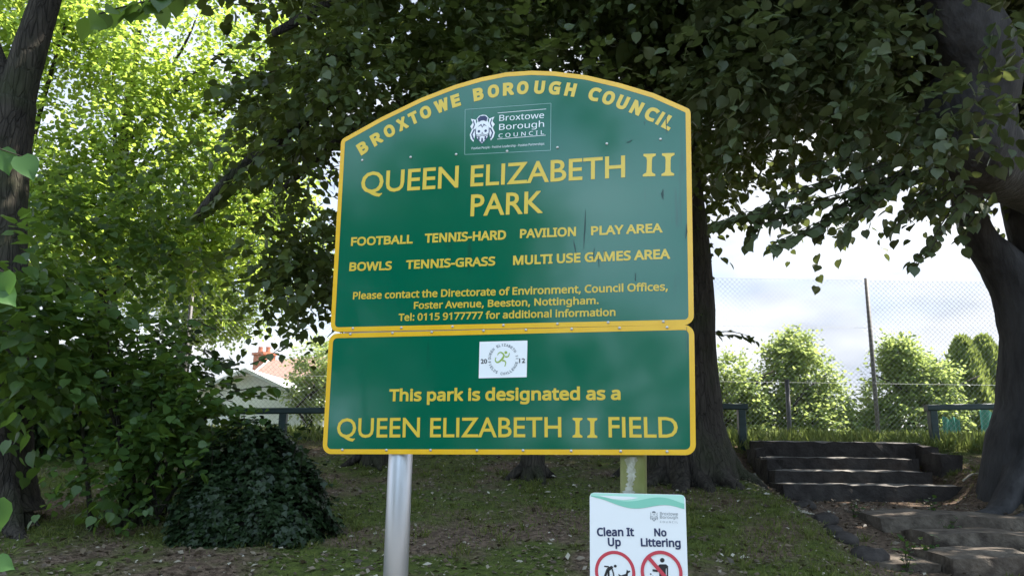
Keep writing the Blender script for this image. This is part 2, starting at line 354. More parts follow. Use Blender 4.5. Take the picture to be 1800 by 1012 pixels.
# ------------------------------------------------------------------ the big sign
SA = 0.2502; SO = CAM + np.array([-.0324, 2.4489, -.0309])
SU = np.array([math.cos(SA), -math.sin(SA), 0]); SZ = np.array([0,0,1.0]); SN = np.array([-math.sin(SA), -math.cos(SA), 0])
def plane_uv(px, py, O, U, Nn):
    d = ray(px, py); t = (O - CAM).dot(Nn) / d.dot(Nn); q = CAM + d*t - O
    return np.array([q.dot(U), q[2]])
def uv(px, py): return plane_uv(px, py, SO, SU, SN)
def sframe(u, v, w): return SO + SU*u + SZ*v + SN*w
def rounded(corners, r, n=6):
    """corners: list of (u,v) ccw; r list of radii"""
    out = []; m = len(corners)
    for i in range(m):
        p = np.array(corners[i]); a = np.array(corners[i-1]) - p; b = np.array(corners[(i+1) % m]) - p
        if r[i] <= 0: out.append(p); continue
        a /= np.linalg.norm(a); b /= np.linalg.norm(b); th = math.acos(np.clip(a.dot(b), -1, 1))
        tl = r[i] / math.tan(th/2); c = p + (a+b)/np.linalg.norm(a+b) * r[i]/math.sin(th/2)
        p0 = p + a*tl; p1 = p + b*tl; a0 = math.atan2(*(p0-c)[::-1]); a1 = math.atan2(*(p1-c)[::-1])
        da = (a1-a0+math.pi) % (2*math.pi) - math.pi
        for k in range(n+1): out.append(c + r[i]*np.array([math.cos(a0+da*k/n), math.sin(a0+da*k/n)]))
    return [tuple(q) for q in out]
def inset(poly, d):
    p = np.array(poly); n = len(p); out = []
    for i in range(n):
        e0 = p[i]-p[i-1]; e1 = p[(i+1) % n]-p[i]
        e0 /= np.linalg.norm(e0)+1e-12; e1 /= np.linalg.norm(e1)+1e-12
        n0 = np.array([-e0[1], e0[0]]); n1 = np.array([-e1[1], e1[0]]); b = n0+n1; b /= np.linalg.norm(b)
        out.append(p[i] + b*d/max(.4, b.dot(n0)))
    return [tuple(q) for q in out]
def sign_green():
    m = bpy.data.materials.new('sign_green'); m.use_nodes = True
    n = m.node_tree.nodes; l = m.node_tree.links; b = n['Principled BSDF']
    t = n.new('ShaderNodeTexCoord'); mpn = n.new('ShaderNodeMapping'); mpn.inputs['Scale'].default_value = (26, 26, 2.2); l.new(t.outputs['Object'], mpn.inputs[0])
    x = n.new('ShaderNodeTexNoise'); x.inputs['Scale'].default_value = 1; x.inputs['Detail'].default_value = 5; l.new(mpn.outputs[0], x.inputs[0])
    y = n.new('ShaderNodeTexNoise'); y.inputs['Scale'].default_value = 3.2; y.inputs['Detail'].default_value = 4; l.new(t.outputs['Object'], y.inputs[0])
    r1 = n.new('ShaderNodeValToRGB'); r1.color_ramp.elements[0].position = .60; r1.color_ramp.elements[1].position = .72; l.new(x.outputs[0], r1.inputs[0])
    r2 = n.new('ShaderNodeValToRGB'); r2.color_ramp.elements[0].position = .53; r2.color_ramp.elements[1].position = .66; l.new(y.outputs[0], r2.inputs[0])
    mu = n.new('ShaderNodeMath'); mu.operation = 'MULTIPLY'; l.new(r1.outputs[0], mu.inputs[0]); l.new(r2.outputs[0], mu.inputs[1])
    mx = n.new('ShaderNodeMix'); mx.data_type = 'RGBA'; l.new(mu.outputs[0], mx.inputs[0])
    mx.inputs[6].default_value = (.0005,.105,.054,1); mx.inputs[7].default_value = (.012,.04,.028,1); l.new(mx.outputs[2], b.inputs['Base Color'])
    rr = n.new('ShaderNodeMapRange'); rr.inputs['To Min'].default_value = .05; rr.inputs['To Max'].default_value = .13; l.new(y.outputs[0], rr.inputs['Value']); l.new(rr.outputs[0], b.inputs['Roughness'])
    b.inputs['IOR'].default_value = 1.62
    return m
M_green = sign_green()
M_yellow = mat('sign_yellow', (.69,.39,.012), .22, .5, col2=(.74,.43,.02), nscale=12)
M_yellow.node_tree.nodes['Principled BSDF'].inputs['IOR'].default_value = 1.55
M_text = mat('letter_yellow', (.64,.45,.045), .25, .5)
M_text.node_tree.nodes['Principled BSDF'].inputs['IOR'].default_value = 1.55
M_white = mat('sign_white', (.78,.79,.80), .3)
M_black = mat('sign_black', (.012,.012,.016), .35)
M_navy = mat('sign_navy', (.02,.03,.09), .35)
M_greyink = mat('sign_grey_ink', (.16,.18,.20), .4)
M_logogreen = mat('sign_runner_green', (.28,.40,.07), .35)
M_screw = mat('screw_steel', (.5,.48,.45), .42, .5, metal=1)
M_steel = mat('post_galvanised', (.42,.42,.44), .38, .5, metal=.75, col2=(.52,.52,.54), nscale=5, stretch=(1,1,.3), bump=.04)
M_wood = mat('post_wood', (.13,.145,.045), .9, .2, col2=(.20,.20,.09), nscale=14, stretch=(1,1,.25), bump=.5)
M_lichen = mat('post_pale_streak', (.22,.22,.15), .9, .2, col2=(.36,.36,.30), nscale=42, stretch=(1,1,.45), bump=.5, ramp=(.42,.58))
M_outline = mat('sign_faint_line', (.25,.42,.38), .3)

fd = os.path.join(bpy.utils.system_resource('DATAFILES') or '', 'fonts', 'NotoSansHebrew-Regular.woff2')
try: SANS = bpy.data.fonts.load(fd)
except Exception: SANS = None
def glyphs(body, sans, space=1.0):
    cu = bpy.data.curves.new('tmp_text', 'FONT'); cu.body = body; cu.size = 1; cu.space_character = space; cu.resolution_u = 3
    if sans and SANS: cu.font = SANS
    o = bpy.data.objects.new('tmp_text', cu); COL.objects.link(o)
    dg = bpy.context.evaluated_depsgraph_get(); dg.update()
    me = bpy.data.meshes.new_from_object(o.evaluated_get(dg))
    V = np.array([v.co[:2] for v in me.vertices]); Fc = [tuple(p.vertices) for p in me.polygons]
    bpy.data.objects.remove(o); bpy.data.curves.remove(cu); bpy.data.meshes.remove(me)
    return V, Fc
_cap = {}
def capheight(sans):
    if sans not in _cap:
        V, _ = glyphs('H', sans); _cap[sans] = (V[:,1].min(), V[:,1].max())
    return _cap[sans]
def bold_faces(V, Fc, w):
    """thicken flat glyphs by ribbons round their outline; returns polygons as (list of 2d points, layer)"""
    polys = [([V[i] for i in f], 0.0) for f in Fc]
    if w <= 0: return polys
    key = {}; ids = []
    for p in np.round(V, 6): ids.append(key.setdefault(tuple(p), len(key)))
    co = {}
    for i, k in enumerate(ids): co[k] = V[i]
    ec = {}
    for f in Fc:
        for a, b in zip(f, f[1:] + f[:1]):
            a, b = ids[a], ids[b]
            if a != b: ec[(min(a,b), max(a,b))] = ec.get((min(a,b), max(a,b)), 0) + 1
    be = [e for e, c in ec.items() if c == 1]; nb = {}
    for a, b in be: nb.setdefault(a, []).append(b); nb.setdefault(b, []).append(a)
    corner = {}
    for k, l_ in nb.items():
        if len(l_) == 2:
            a = co[l_[0]]-co[k]; b = co[l_[1]]-co[k]; c = a.dot(b)/(np.linalg.norm(a)*np.linalg.norm(b)+1e-12); corner[k] = abs(c) < .5
    for a, b in be:
        p, q = co[a], co[b]; d = q-p; ln = np.linalg.norm(d)
        if ln < 1e-9: continue
        d = d/ln; nn = np.array([-d[1], d[0]])*w
        p2 = p - d*w*(1 if corner.get(a) else 0); q2 = q + d*w*(1 if corner.get(b) else 0)
        polys.append(([p2-nn, q2-nn, q2+nn, p2+nn], .2 + .8*rng.random()))
    for k in nb:
        if corner.get(k): continue
        polys.append(([co[k] + w*np.array([math.cos(t), math.sin(t)]) for t in np.arange(8)*math.pi/4], .2 + .8*rng.random()))
    return polys
def text_polys(body, p0, p1, h, bold=0.0, sans=True, space=1.0):
    """fit text between plane points p0 (left, baseline) and p1 (right, baseline) with cap height h; bold = stroke growth as a share of h"""
    V, Fc = glyphs(body, sans, space)
    lo, hi = capheight(sans); w = bold*h
    p0 = np.asarray(p0); p1 = np.asarray(p1); d = p1-p0; W = np.linalg.norm(d); d = d/W; nn = np.array([-d[1], d[0]])
    sx = (W-2*w)/(V[:,0].max()-V[:,0].min()); sy = (h-2*w)/(hi-lo)
    X = w + (V[:,0]-V[:,0].min())*sx; Y = w + (V[:,1]-lo)*sy
    Q = np.stack([X, Y], 1)
    pol = bold_faces(Q, Fc, w)
    return [([p0 + d*q[0] + nn*q[1] for q in pts], z) for pts, z in pol]
def emit(name, polys, material, parent, frame, w0=.0008, layer=.0004):
    V = []; Fc = []
    for pts, z in polys:
        b = len(V); V += [frame(q[0], q[1], w0 + layer*z) for q in pts]
        a = sum(pts[i-1][0]*pts[i][1]-pts[i][0]*pts[i-1][1] for i in range(len(pts)))
        ids = list(range(b, b+len(pts))); Fc.append(ids if a > 0 else ids[::-1])
    return build(name, V, Fc, material, parent)
def line(body, a, b, top, bold, name='lettering', parent=None, material=None, frame=None, sans=True, space=1.0, uvf=None, w0=.0008):
    uvf = uvf or uv; p0 = uvf(*a); p1 = uvf(*b); h = abs(uvf(*top)[1]-p0[1])
    return emit(name, text_polys(body, p0, p1, h, bold, sans, space), material or M_text, parent, frame or sframe, w0)
def serif_two(a, b, top, parent):
    """the roman numeral II with slab serifs"""
    p0, p1 = uv(*a), uv(*b); h = uv(*top)[1]-p0[1]; d = (p1-p0); W = np.linalg.norm(d); d /= W; nn = np.array([-d[1], d[0]]); pol = []
    cw = W*.40; s = .20*h; t = .11*h
    for x in (0, W-cw):
        c = x+cw/2; pr = [(x,0),(x+cw,0),(x+cw,t*.8),(c+s*.62,t*1.5),(c+s*.52,h*.3),(c+s*.52,h*.7),(c+s*.62,h-t*1.5),(x+cw,h-t*.8),(x+cw,h),(x,h),(x,h-t*.8),(c-s*.62,h-t*1.5),(c-s*.52,h*.7),(c-s*.52,h*.3),(c-s*.62,t*1.5),(x,t*.8)]
        L_, R_ = [], []
        pairs = [(0,1),(15,2),(14,3),(13,4),(12,5),(11,6),(10,7),(9,8)]
        for (i0, j0), (i1, j1) in zip(pairs, pairs[1:]):
            pol.append(([p0 + d*pr[k][0] + nn*pr[k][1] for k in (i0, j0, j1, i1)], 0))
    return emit('lettering', pol, M_text, parent, sframe)

base = np.array([SO[0], SO[1], 0.0]); base[2] = gz(SO[0], SO[1])
sign = empty('park_sign', base, 'large two-panel green park sign with yellow lettering on two posts', 'sign')
# upper panel outline (arched top), lower panel outline
arc_px = [(1213.5,193),(1150,165),(1090,147),(1030,133),(975,126.5),(935,125),(890,128),(845,137),(800,150),(740,173),(670,207),(600,246)]
up = [uv(581,583), uv(1219.5,570)] + [uv(*q) for q in arc_px]
upper_poly = rounded(up, [.028,.028,.02] + [0]*(len(arc_px)-2) + [.02])
low = [uv(567,797), uv(1223,799), uv(1219.8,570.5), uv(579,586.5)]
lower_poly = rounded(low, [.03]*4)
def panel(poly):
    mb = MB(); mb.prism(poly, -.004, 0, sframe); o = mb.build('panel', M_green, sign)
    inn = inset(poly, .0150); n = len(poly)
    V = [sframe(u, v, .0007) for u, v in poly] + [sframe(u, v, .0007) for u, v in inn]
    V += [sframe(u, v, -.0043) for u, v in inset(poly, -.0006)] + [sframe(u, v, .0007) for u, v in inset(poly, -.0006)]
    Fc = [(i, (i+1) % n, n+(i+1) % n, n+i) for i in range(n)] + [(2*n+i, 2*n+(i+1) % n, 3*n+(i+1) % n, 3*n+i) for i in range(n)] + [(3*n+i, 3*n+(i+1) % n, (i+1) % n, i) for i in range(n)]
    build('border', V, Fc, M_yellow, o)
    return o
upper = panel(upper_poly); lower = panel(lower_poly)
upper['label'] = 'arched upper panel with the park name'; lower['label'] = 'rectangular lower panel with white sticker'
# arched heading, letter by letter
arch = [('B',638,256),('R',662,244),('O',684.6,231.5),('X',707,220),('T',727,210),('O',748,201),('W',776.5,190),('E',801,177),
        ('B',841,164),('O',867.5,157),('R',894,153.5),('O',919,151),('U',948.5,152.5),('G',975,154.5),('H',1003,159),
        ('C',1045,169),('O',1070,176),('U',1094.5,184),('N',1119.5,193),('C',1145,201),('I',1160.5,206),('L',1175.5,212)]
cent = np.array([uv(a[1], a[2]) for a in arch]); cf = np.polyfit(cent[:,0], cent[:,1], 3); cd = np.polyder(cf)
wd = {'B':.70,'R':.76,'O':.78,'X':.70,'T':.64,'W':.98,'E':.62,'U':.70,'G':.76,'H':.70,'C':.74,'N':.70,'I':.22,'L':.58}
wd = {k_: v_*1.1 for k_, v_ in wd.items()}; H0 = .047; ap = []
for (ch, _, _), c in zip(arch, cent):
    th = math.atan(np.polyval(cd, c[0])); d = np.array([math.cos(th), math.sin(th)]); nn = np.array([-d[1], d[0]])
    c = np.array([c[0], np.polyval(cf, c[0])]); w = wd[ch]*H0
    p0 = c - d*w/2 - nn*H0/2
    if ch == 'I': ap.append(([p0, p0+d*w, p0+d*w+nn*H0, p0+nn*H0], 0))
    else: ap += text_polys(ch, p0, p0+d*w, H0, .082)
emit('lettering', ap, M_text, upper, sframe)
G = dict(parent=upper, sans=False)
line('QUEEN', (634,340.5), (805.5,329.8), (634,303.5), .016, **G)
line('ELIZABETH', (827,328.2), (1099,312), (827,291.5), .016, **G)
serif_two((1130,310.5), (1185,309), (1130,271), upper)
line('PARK', (827,380.5), (954,374.5), (827,342.5), .018, **G)
A = dict(parent=upper)
line('FOOTBALL', (617,432.4), (725.5,428), (617,417.4), .052, **A)
line('TENNIS-HARD', (746.5,427), (889.5,421), (746.5,411), .052, **A)
line('PAVILION', (914,418.8), (1012.5,415), (914,403), .052, **A)
line('PLAY AREA', (1039,413.8), (1164.5,408.7), (1039,398), .052, **A)
line('BOWLS', (614,476.5), (688.5,474.6), (614,461.3), .052, **A)
line('TENNIS-GRASS', (713.5,473), (870.5,466.8), (713.5,457.6), .052, **A)
line('MULTI USE GAMES AREA', (902,466), (1178,454.7), (902,449.6), .052, **A)
line('Please contact the Directorate of Environment, Council Offices,', (620.5,526.2), (1174,510.6), (620.5,513.4), .038, **A)
line('Foster Avenue, Beeston, Nottingham.', (727.5,543), (1052.5,534.2), (727.5,530.6), .038, **A)
line('Tel: 0115 9177777 for additional information', (700.6,564), (1082,555), (700.6,551.4), .038, **A)
line('This park is designated as a', (684,705), (1091,702.4), (684,683.6), .052, parent=lower)
G = dict(parent=lower, sans=False)
line('QUEEN', (592,768.8), (738,768), (592,735), .014, **G)
line('ELIZABETH', (756,768), (987,767.8), (756,734), .014, **G)
serif_two((1006.6,768.3), (1050,769), (1006.6,733.8), lower)
line('FIELD', (1070,768.2), (1192,768.8), (1070,732.4), .014, **G)
# flat figures on the panels
def pl(pxs, uvf=uv): return [uvf(*q) for q in pxs]
def stroke(pts, w):
    """polygons of a stroke of width w (scalar or list) along 2d points"""
    pts = np.asarray(pts, float); w = np.broadcast_to(np.asarray(w, float), (len(pts),)); t = np.gradient(pts, axis=0); t /= np.linalg.norm(t, axis=1)[:,None]+1e-12
    nn = np.stack([-t[:,1], t[:,0]], 1)*w[:,None]/2
    return [([pts[i]-nn[i], pts[i+1]-nn[i+1], pts[i+1]+nn[i+1], pts[i]+nn[i]], 0) for i in range(len(pts)-1)]
def curve(pts, sub=6):
    pts = np.asarray(pts, float); out = []
    for i in range(len(pts)-1):
        p0 = pts[max(i-1,0)]; p1 = pts[i]; p2 = pts[i+1]; p3 = pts[min(i+2,len(pts)-1)]
        for k in range(sub):
            t = k/sub; out.append(.5*((2*p1)+(-p0+p2)*t+(2*p0-5*p1+4*p2-p3)*t*t+(-p0+3*p1-3*p2+p3)*t**3))
    return np.array(out + [pts[-1]])
def disc(c, r, n=20, e=1.0): return [c + np.array([r*math.cos(t), r*e*math.sin(t)]) for t in np.arange(n)*2*math.pi/n]
# council logo on the upper panel
emit('sticker_outline', sum([stroke(pl(q), .0016) for q in ([(817.7,193),(968.6,182)],[(968.6,182),(967.8,264.6)],[(967.8,264.6),(817,272)],[(817,272),(817.7,193)])], []), M_outline, upper, sframe)
lg = text_polys('Broxtowe', uv(877.7,213.2), uv(956.3,207.8), .0212, .0) + text_polys('Borough', uv(877.4,229), uv(956.3,223.2), .0212, .0)
lg += text_polys('COUNCIL', uv(876.5,242.6), uv(956.3,236.4), .0142, .0, space=1.45) + stroke(pl([(875,199),(960,192)]), .0016) + stroke(pl([(874,245),(959.4,238)]), .0016)
lg += text_polys('Positive People - Positive Leadership - Positive Partnerships', uv(829,263), uv(956.7,254.8), .0078, .0)
emit('logo_lettering', lg, M_white, upper, sframe)
cu0 = uv(848, 228); ex = uv(871.5,226)-uv(824.4,229.5); ex = ex/np.linalg.norm(ex); cs = .0425
def cp(x, y): return cu0 + cs*np.array([x, y*1.16])
def mir(poly): return [poly, [(-x, y) for x, y in poly][::-1]]
def crest(cpf, parent, frame, white, w0, inkonly=False):
    """heraldic shape: helmet with crest above, mantling at the sides, shield with ermine base and wavy bars"""
    shield = [(-.52,.12),(.52,.12),(.54,-.2),(.42,-.6),(.2,-.9),(0,-1.05),(-.2,-.9),(-.42,-.6),(-.54,-.2)]
    helm = [(-.5,.12),(-.56,.4),(-.42,.62),(-.5,.8),(-.3,1.02),(0,1.08),(.3,1.02),(.5,.8),(.42,.62),(.56,.4),(.5,.12)]
    mant = [(-.55,.75),(-.98,.86),(-.82,.55),(-1.02,.3),(-.86,.08),(-1.04,-.3),(-.95,-.62),(-.72,-.86),(-.62,-.5),(-.56,-.2),(-.52,.2)]
    g = lambda poly: ([cpf(*q) for q in poly], 0)
    if not inkonly:
        emit('crest', [g(shield), g(helm)] + [g(m) for m in mir(mant)], white, parent, frame, w0)
    ink = []
    ink += [g([(-.32,.55),(-.42,.82),(-.2,1.0),(.2,1.0),(.42,.82),(.32,.55),(.1,.66),(-.1,.66)])]
    ink += [g([(-.4,.2),(-.1,.42),(0,.2),(.1,.42),(.4,.2),(.12,.3),(0,.12),(-.12,.3)])]
    for sx in (-1, 1):
        ink.append(g([(sx*.28+.11*math.cos(t), -.12+.10*math.sin(t)) for t in np.arange(10)*math.pi/5]))
        ink += stroke([cpf(sx*.78,.72), cpf(sx*.66,.4), cpf(sx*.8,.1)], cs*.09) + stroke([cpf(sx*.66,.05), cpf(sx*.86,-.3), cpf(sx*.7,-.7)], cs*.12)
        ink += stroke([cpf(sx*.58,.1), cpf(sx*.58,-.25), cpf(sx*.44,-.62), cpf(0,-1.05)], cs*.06)
        ink.append(g([(sx*.27-.05,-.52),(sx*.27+.05,-.52),(sx*.27+.08,-.74),(sx*.27-.08,-.74)]))
    ink.append(g([(-.05,-.62),(.05,-.62),(.09,-.92),(-.09,-.92)])); ink.append(g([(-.06,-.2),(.06,-.2),(0,-.3)]))
    for yy in (-.36, -.46): ink += stroke(curve([cpf(-.5,yy), cpf(-.25,yy-.05), cpf(0,yy+.03), cpf(.25,yy-.05), cpf(.5,yy)], 4), cs*.045)
    emit('crest_ink', ink, M_navy if not inkonly else M_greyink, parent, frame, w0+.0005)
crest(cp, upper, sframe, M_white, .0009)
# white sticker with the runner on the lower panel
st = MB(); st.prism([uv(841.7,664.5), uv(926,662.5), uv(927.2,598.3), uv(843.2,600.5)], .0005, .0012, sframe); st.build('sticker', M_white, lower)
def z8(x, y): return (820 + x/10.12, 580 + y/10.12)
run = stroke(curve(pl([z8(*q) for q in [(552,445),(575,410),(610,395),(650,418),(668,452),(650,495),(605,545),(560,572),(525,560),(515,525),(528,485)]])), np.concatenate([np.linspace(.002,.0066,31), np.linspace(.0066,.0025,30)]))
run += stroke(curve(pl([z8(*q) for q in [(690,470),(725,476),(755,452),(765,405)]])), np.linspace(.0055,.0022,19))
run += stroke(curve(pl([z8(*q) for q in [(640,540),(680,550),(700,585),(682,645)]])), np.linspace(.006,.0022,19)) + [(disc(uv(*z8(702,398)), .0047, 14), 0)]
emit('runner_emblem', run, M_logogreen, lower, sframe, .0016)
cc = uv(*z8(655,517)); rad = .0455; ring = []
def around(s_, a0, a1, r, flip, h):
    out = []
    for i, ch in enumerate(s_):
        if ch == ' ': continue
        t = a0 + (a1-a0)*i/(len(s_)-1); d = np.array([math.sin(t), -math.cos(t)]) * (1 if not flip else -1)
        rr = np.array([math.cos(t), math.sin(t)]); up_ = rr if not flip else -rr
        w = h*(.25 if ch == 'I' else .72); p0 = cc + rr*r - up_*h/2 - d*w/2
        out += text_polys(ch, p0, p0+d*w, h, .03, sans=False)
    return out
ring += around('QUEEN ELIZABETH II', R(177), R(2), rad, False, .0085) + around('FIELDS CHALLENGE', R(192), R(345), rad, True, .0085)
emit('sticker_lettering', ring, M_greyink, lower, sframe, .0016)
emit('sticker_figures', text_polys('20', uv(*z8(256,597)), uv(*z8(370,592)), .0145, .03, sans=False), M_black, lower, sframe, .0016)
emit('sticker_figures', text_polys('12', uv(*z8(940,585)), uv(*z8(1046,582)), .0145, .03, sans=False), M_black, lower, sframe, .0016)
M_stain = mat('sign_stain', (.012,.045,.035), .5)
for pts, w in [([(1029,369),(1028.5,395),(1027,418),(1026,437)],[.0008,.004,.003,.0006]), ([(1008,422),(1010,432),(1013,446)],[.0008,.004,.001]), ([(1166,333),(1164,341),(1165.5,350)],[.001,.0085,.002]), ([(1101,250.5),(1106,250),(1111.5,246)],[.0008,.004,.001]),
               ([(1171.5,200),(1171,215),(1172,236)],[.001,.003,.0008]), ([(1206.5,393),(1207,408),(1204.5,419)],[.001,.005,.001]), ([(1052,452),(1053,470)],[.003,.001]), ([(1062,440),(1064,452)],[.002,.001]), ([(1117,480),(1117,493)],[.002,.003]), ([(1133,214),(1133,219)],[.002,.001]), ([(1045,436),(1043,450),(1044,458)],[.001,.003,.001]), ([(1207,574),(1208,600),(1207,620)],[.001,.0018,.0008])]:
    q = np.array(pl(pts)); emit('stain', stroke(q, w), M_stain, upper, sframe, .0018)
# screws
smb = MB(); n8 = 10; prof = [(0.0046,0),(0.0044,.0012),(.003,.0022),(.0012,.0026)]
V = [(r*math.cos(k*2*math.pi/n8), r*math.sin(k*2*math.pi/n8), z) for r, z in prof for k in range(n8)]
Fc = [(i*n8+k, i*n8+(k+1) % n8, (i+1)*n8+(k+1) % n8, (i+1)*n8+k) for i in range(3) for k in range(n8)] + [tuple(3*n8+k for k in range(n8))]
sme = bpy.data.meshes.new('screw'); sme.from_pydata(V, [], Fc); sme.materials.append(M_screw); sme.polygons.foreach_set('use_smooth', np.ones(len(Fc), bool))
srot = Matrix((SU, SZ, SN)).transposed().to_euler()
first = None
for par, lst in ((upper, [(637,282),(722,276.6),(802,271.7),(891.5,266),(980,259.6),(1066.6,253),(1161,245),(620.5,577),(705.7,576),(795.6,574),(885,571.5),(980,569),(1069,566.6),(1166,565.2)]),
                 (lower, [(616,587),(690,585),(759,583.6),(850,581),(924.6,579.6),(1005,578),(1089,576.3),(1172.6,575.2),(602,790),(679.4,790.7),(757,790.7),(838.5,791.3),(919.6,791.3),(1004,792),(1091,792.7),(1172.6,793.3)])):
    for q in lst:
        o = bpy.data.objects.new('screw', sme) if first is None else first.copy()
        first = first or o
        COL.objects.link(o); o.parent = par; a = uv(*q); o.location = Vector(sframe(a[0], a[1], .0008) - base); o.rotation_euler = srot
# posts
def postpt(px, w): a = uv(px, 800); return sframe(a[0], 0, w)
pp = postpt(694.5, -.046); mb = MB()
mb.tube([(pp[0], pp[1], gz(pp[0],pp[1])-.3), (pp[0], pp[1], SO[2]+.95)], .0395, 28); mb.build('steel_post', M_steel, sign, smooth=True)
wp = postpt(1110, -.05); mb = MB(); hw = .037; zb = gz(wp[0], wp[1])-.3
pf = lambda u, v, w: np.array([wp[0], wp[1], 0]) + SU*u + SZ*v + SN*w
ring_ = rounded([(-hw,-hw),(hw,-hw),(hw,hw),(-hw,hw)], [.006]*4, 3)
zz = np.linspace(zb, SO[2]+.9, 24); Vv = []
for z in zz: Vv += [pf(u + .0012*math.sin(z*23), z, w) for u, w in ring_]
k = len(ring_); Fc = [(i*k+j, i*k+(j+1) % k, (i+1)*k+(j+1) % k, (i+1)*k+j) for i in range(len(zz)-1) for j in range(k)]
wpo = build('wooden_post', Vv, Fc, M_wood, sign)
Vv = []; zz = np.linspace(.5, SO[2]-.002, 240)
for z in zz:
    c_ = -.004+.004*math.sin(z*31)+.003*math.sin(z*77); h_ = .013+.002*math.sin(z*53)+rng.normal()*.003
    Vv += [pf(c_-h_, z, hw+.0008), pf(c_+h_, z, hw+.0008)]
build('pale_streak', Vv, [(2*i, 2*i+1, 2*i+3, 2*i+2) for i in range(239)], M_lichen, wpo)
# back rails holding the panels to the posts
for v in (.06, .33, .393, .62, .9):
    mb = MB(); fr = lambda u, vv, w: sframe(u, vv, w); mb.prism([(-.55,v-.015),(.55,v-.015),(.55,v+.015),(-.55,v+.015)], -.012, -.0045, fr); mb.build('rail', M_steel, sign)

# ------------------------------------------------------------------ the small white sign
QA = .31; QU = np.array([math.cos(QA), -math.sin(QA), 0]); QN = np.array([-math.sin(QA), -math.cos(QA), 0])
QO = np.array([wp[0], wp[1], 0]) + SN*(hw+.022); QO[2] = P(1120, 870, QO[1])[2]
def quv(px, py): return plane_uv(px, py, QO, QU, QN)
def qframe(u, v, w): return QO + QU*u + SZ*v + QN*w
ls = empty('litter_sign', (QO[0], QO[1], QO[2]-.42), 'small white notice with green wave about dog mess and litter on the wooden post', 'sign')
tl, tr = quv(1036.5,865), quv(1204.5,869); Wq = tr[0]-tl[0]; Hq = Wq*1.42
qp = rounded([(tl[0]-.001, tl[1]-Hq), (tr[0]+.001, tr[1]-Hq), tuple(tr), tuple(tl)], [.014]*4)
mb = MB(); mb.prism(qp, -.003, 0, qframe); qpan = mb.build('panel', M_white, ls)
M_mint = mat('sign_mint', (.22,.55,.42), .3); M_mint2 = mat('sign_mint_pale', (.42,.72,.60), .3); M_red = mat('sign_red', (.52,.045,.07), .3)
def z5(x, y): return (1000 + x/5.883, 840 + y/5.883)
def band(topf, botf, material, w):
    xs_ = np.linspace(0.012, .988, 26); ww = tr-tl; V = []
    for x in xs_:
        for y in (topf(x), botf(x)):
            q = tl + ww*x + np.array([0, -y*Wq]); V.append(qframe(q[0], q[1], w))
    return build('wave_band', V, [(2*i, 2*i+1, 2*i+3, 2*i+2) for i in range(25)], material, qpan)
itp = lambda xs_, ys_: (lambda x: float(np.interp(x, xs_, ys_)))
def smooth_curve(kx, ky):
    c_ = np.polyfit(kx, ky, len(kx)-1); return lambda x: float(np.polyval(c_, x))
cb = smooth_curve([0,.15,.32,.5,.68,.85,1],[.035,.07,.125,.15,.12,.11,.145]); ca = smooth_curve([0,.15,.32,.5,.68,.85,1],[.03,.045,.075,.07,.035,.045,.09])
edge = lambda x: .004 + .012*max(0, (abs(x-.5)-.46)/.04)**2
band(edge, lambda x: max(edge(x), min(ca(x), cb(x))), M_mint2, .0006)
band(ca, cb, M_mint, .0009)
wl = [tl + (tr-tl)*x + np.array([0, -y*Wq]) for x, y in [(.1,.028),(.25,.03),(.42,.033),(.52,.04),(.45,.058),(.36,.066),(.25,.06)]]
emit('wave_highlight', [(wl, 0)], M_white, qpan, qframe, .0012)
Q = dict(parent=qpan, material=M_navy, frame=qframe, uvf=quv)
line('Clean It', z5(292,597), z5(676,598), z5(292,510), .05, **Q)
line('Up', z5(405,700), z5(540,702), z5(405,613), .05, **Q)
line('No', z5(884,598), z5(1012,601), z5(884,516), .05, **Q)
line('Littering', z5(746,703), z5(1158,710), z5(746,618), .05, **Q)
Q['material'] = M_greyink
line('Broxtowe', z5(943,380), z5(1128,384), z5(943,347), .0, **Q)
line('Borough', z5(943,415), z5(1128,419), z5(943,385), .0, **Q)
line('COUNCIL', z5(943,458), z5(1128,464), z5(943,438), .0, space=1.5, **Q)
c0 = quv(*z5(880,390)); cs = .0125
crest(lambda x, y: c0 + cs*np.array([x, y*1.1]), qpan, qframe, M_white, .0006, inkonly=True)
def annulus(c, r0, r1, n=48):
    t = np.arange(n+1)*2*math.pi/n; return [([c+r0*np.array([math.cos(a),math.sin(a)]), c+r1*np.array([math.cos(a),math.sin(a)]), c+r1*np.array([math.cos(b),math.sin(b)]), c+r0*np.array([math.cos(b),math.sin(b)])], 0) for a, b in zip(t, t[1:])]
pxm = Wq/168
cA = quv(*z5(477,968)); cB = quv(*z5(958,970)); rr_ = 35.5*pxm
emit('symbol_ring', annulus(cA, rr_-5.6*pxm, rr_), M_red, qpan, qframe, .0008)
dg_ = np.array([math.cos(R(-47)), math.sin(R(-47))])
emit('prohibition_ring', annulus(cB, rr_-5.6*pxm, rr_) + [(q, 1) for q, _ in stroke([cB-dg_*(rr_-2*pxm), cB+dg_*(rr_-2*pxm)], 6.5*pxm)], M_red, qpan, qframe, .0022)
def fig(polys): return [([quv(*z5(*q)) for q in p], 0) for p in polys]
def cdisc(x, y, r): return [(x+r*math.cos(t), y-r*math.sin(t)) for t in np.arange(14)*2*math.pi/14]
def sk(pts, w): return stroke([quv(*z5(*q)) for q in pts], w*pxm/5.883)
binman = fig([cdisc(966,845,24), [(925,900),(940,887),(1005,887),(1026,905),(1026,1035),(1012,1035),(1012,930),(1003,930),(1003,1190),(972,1190),(972,1060),(964,1060),(964,1190),(935,1190),(935,925)]])
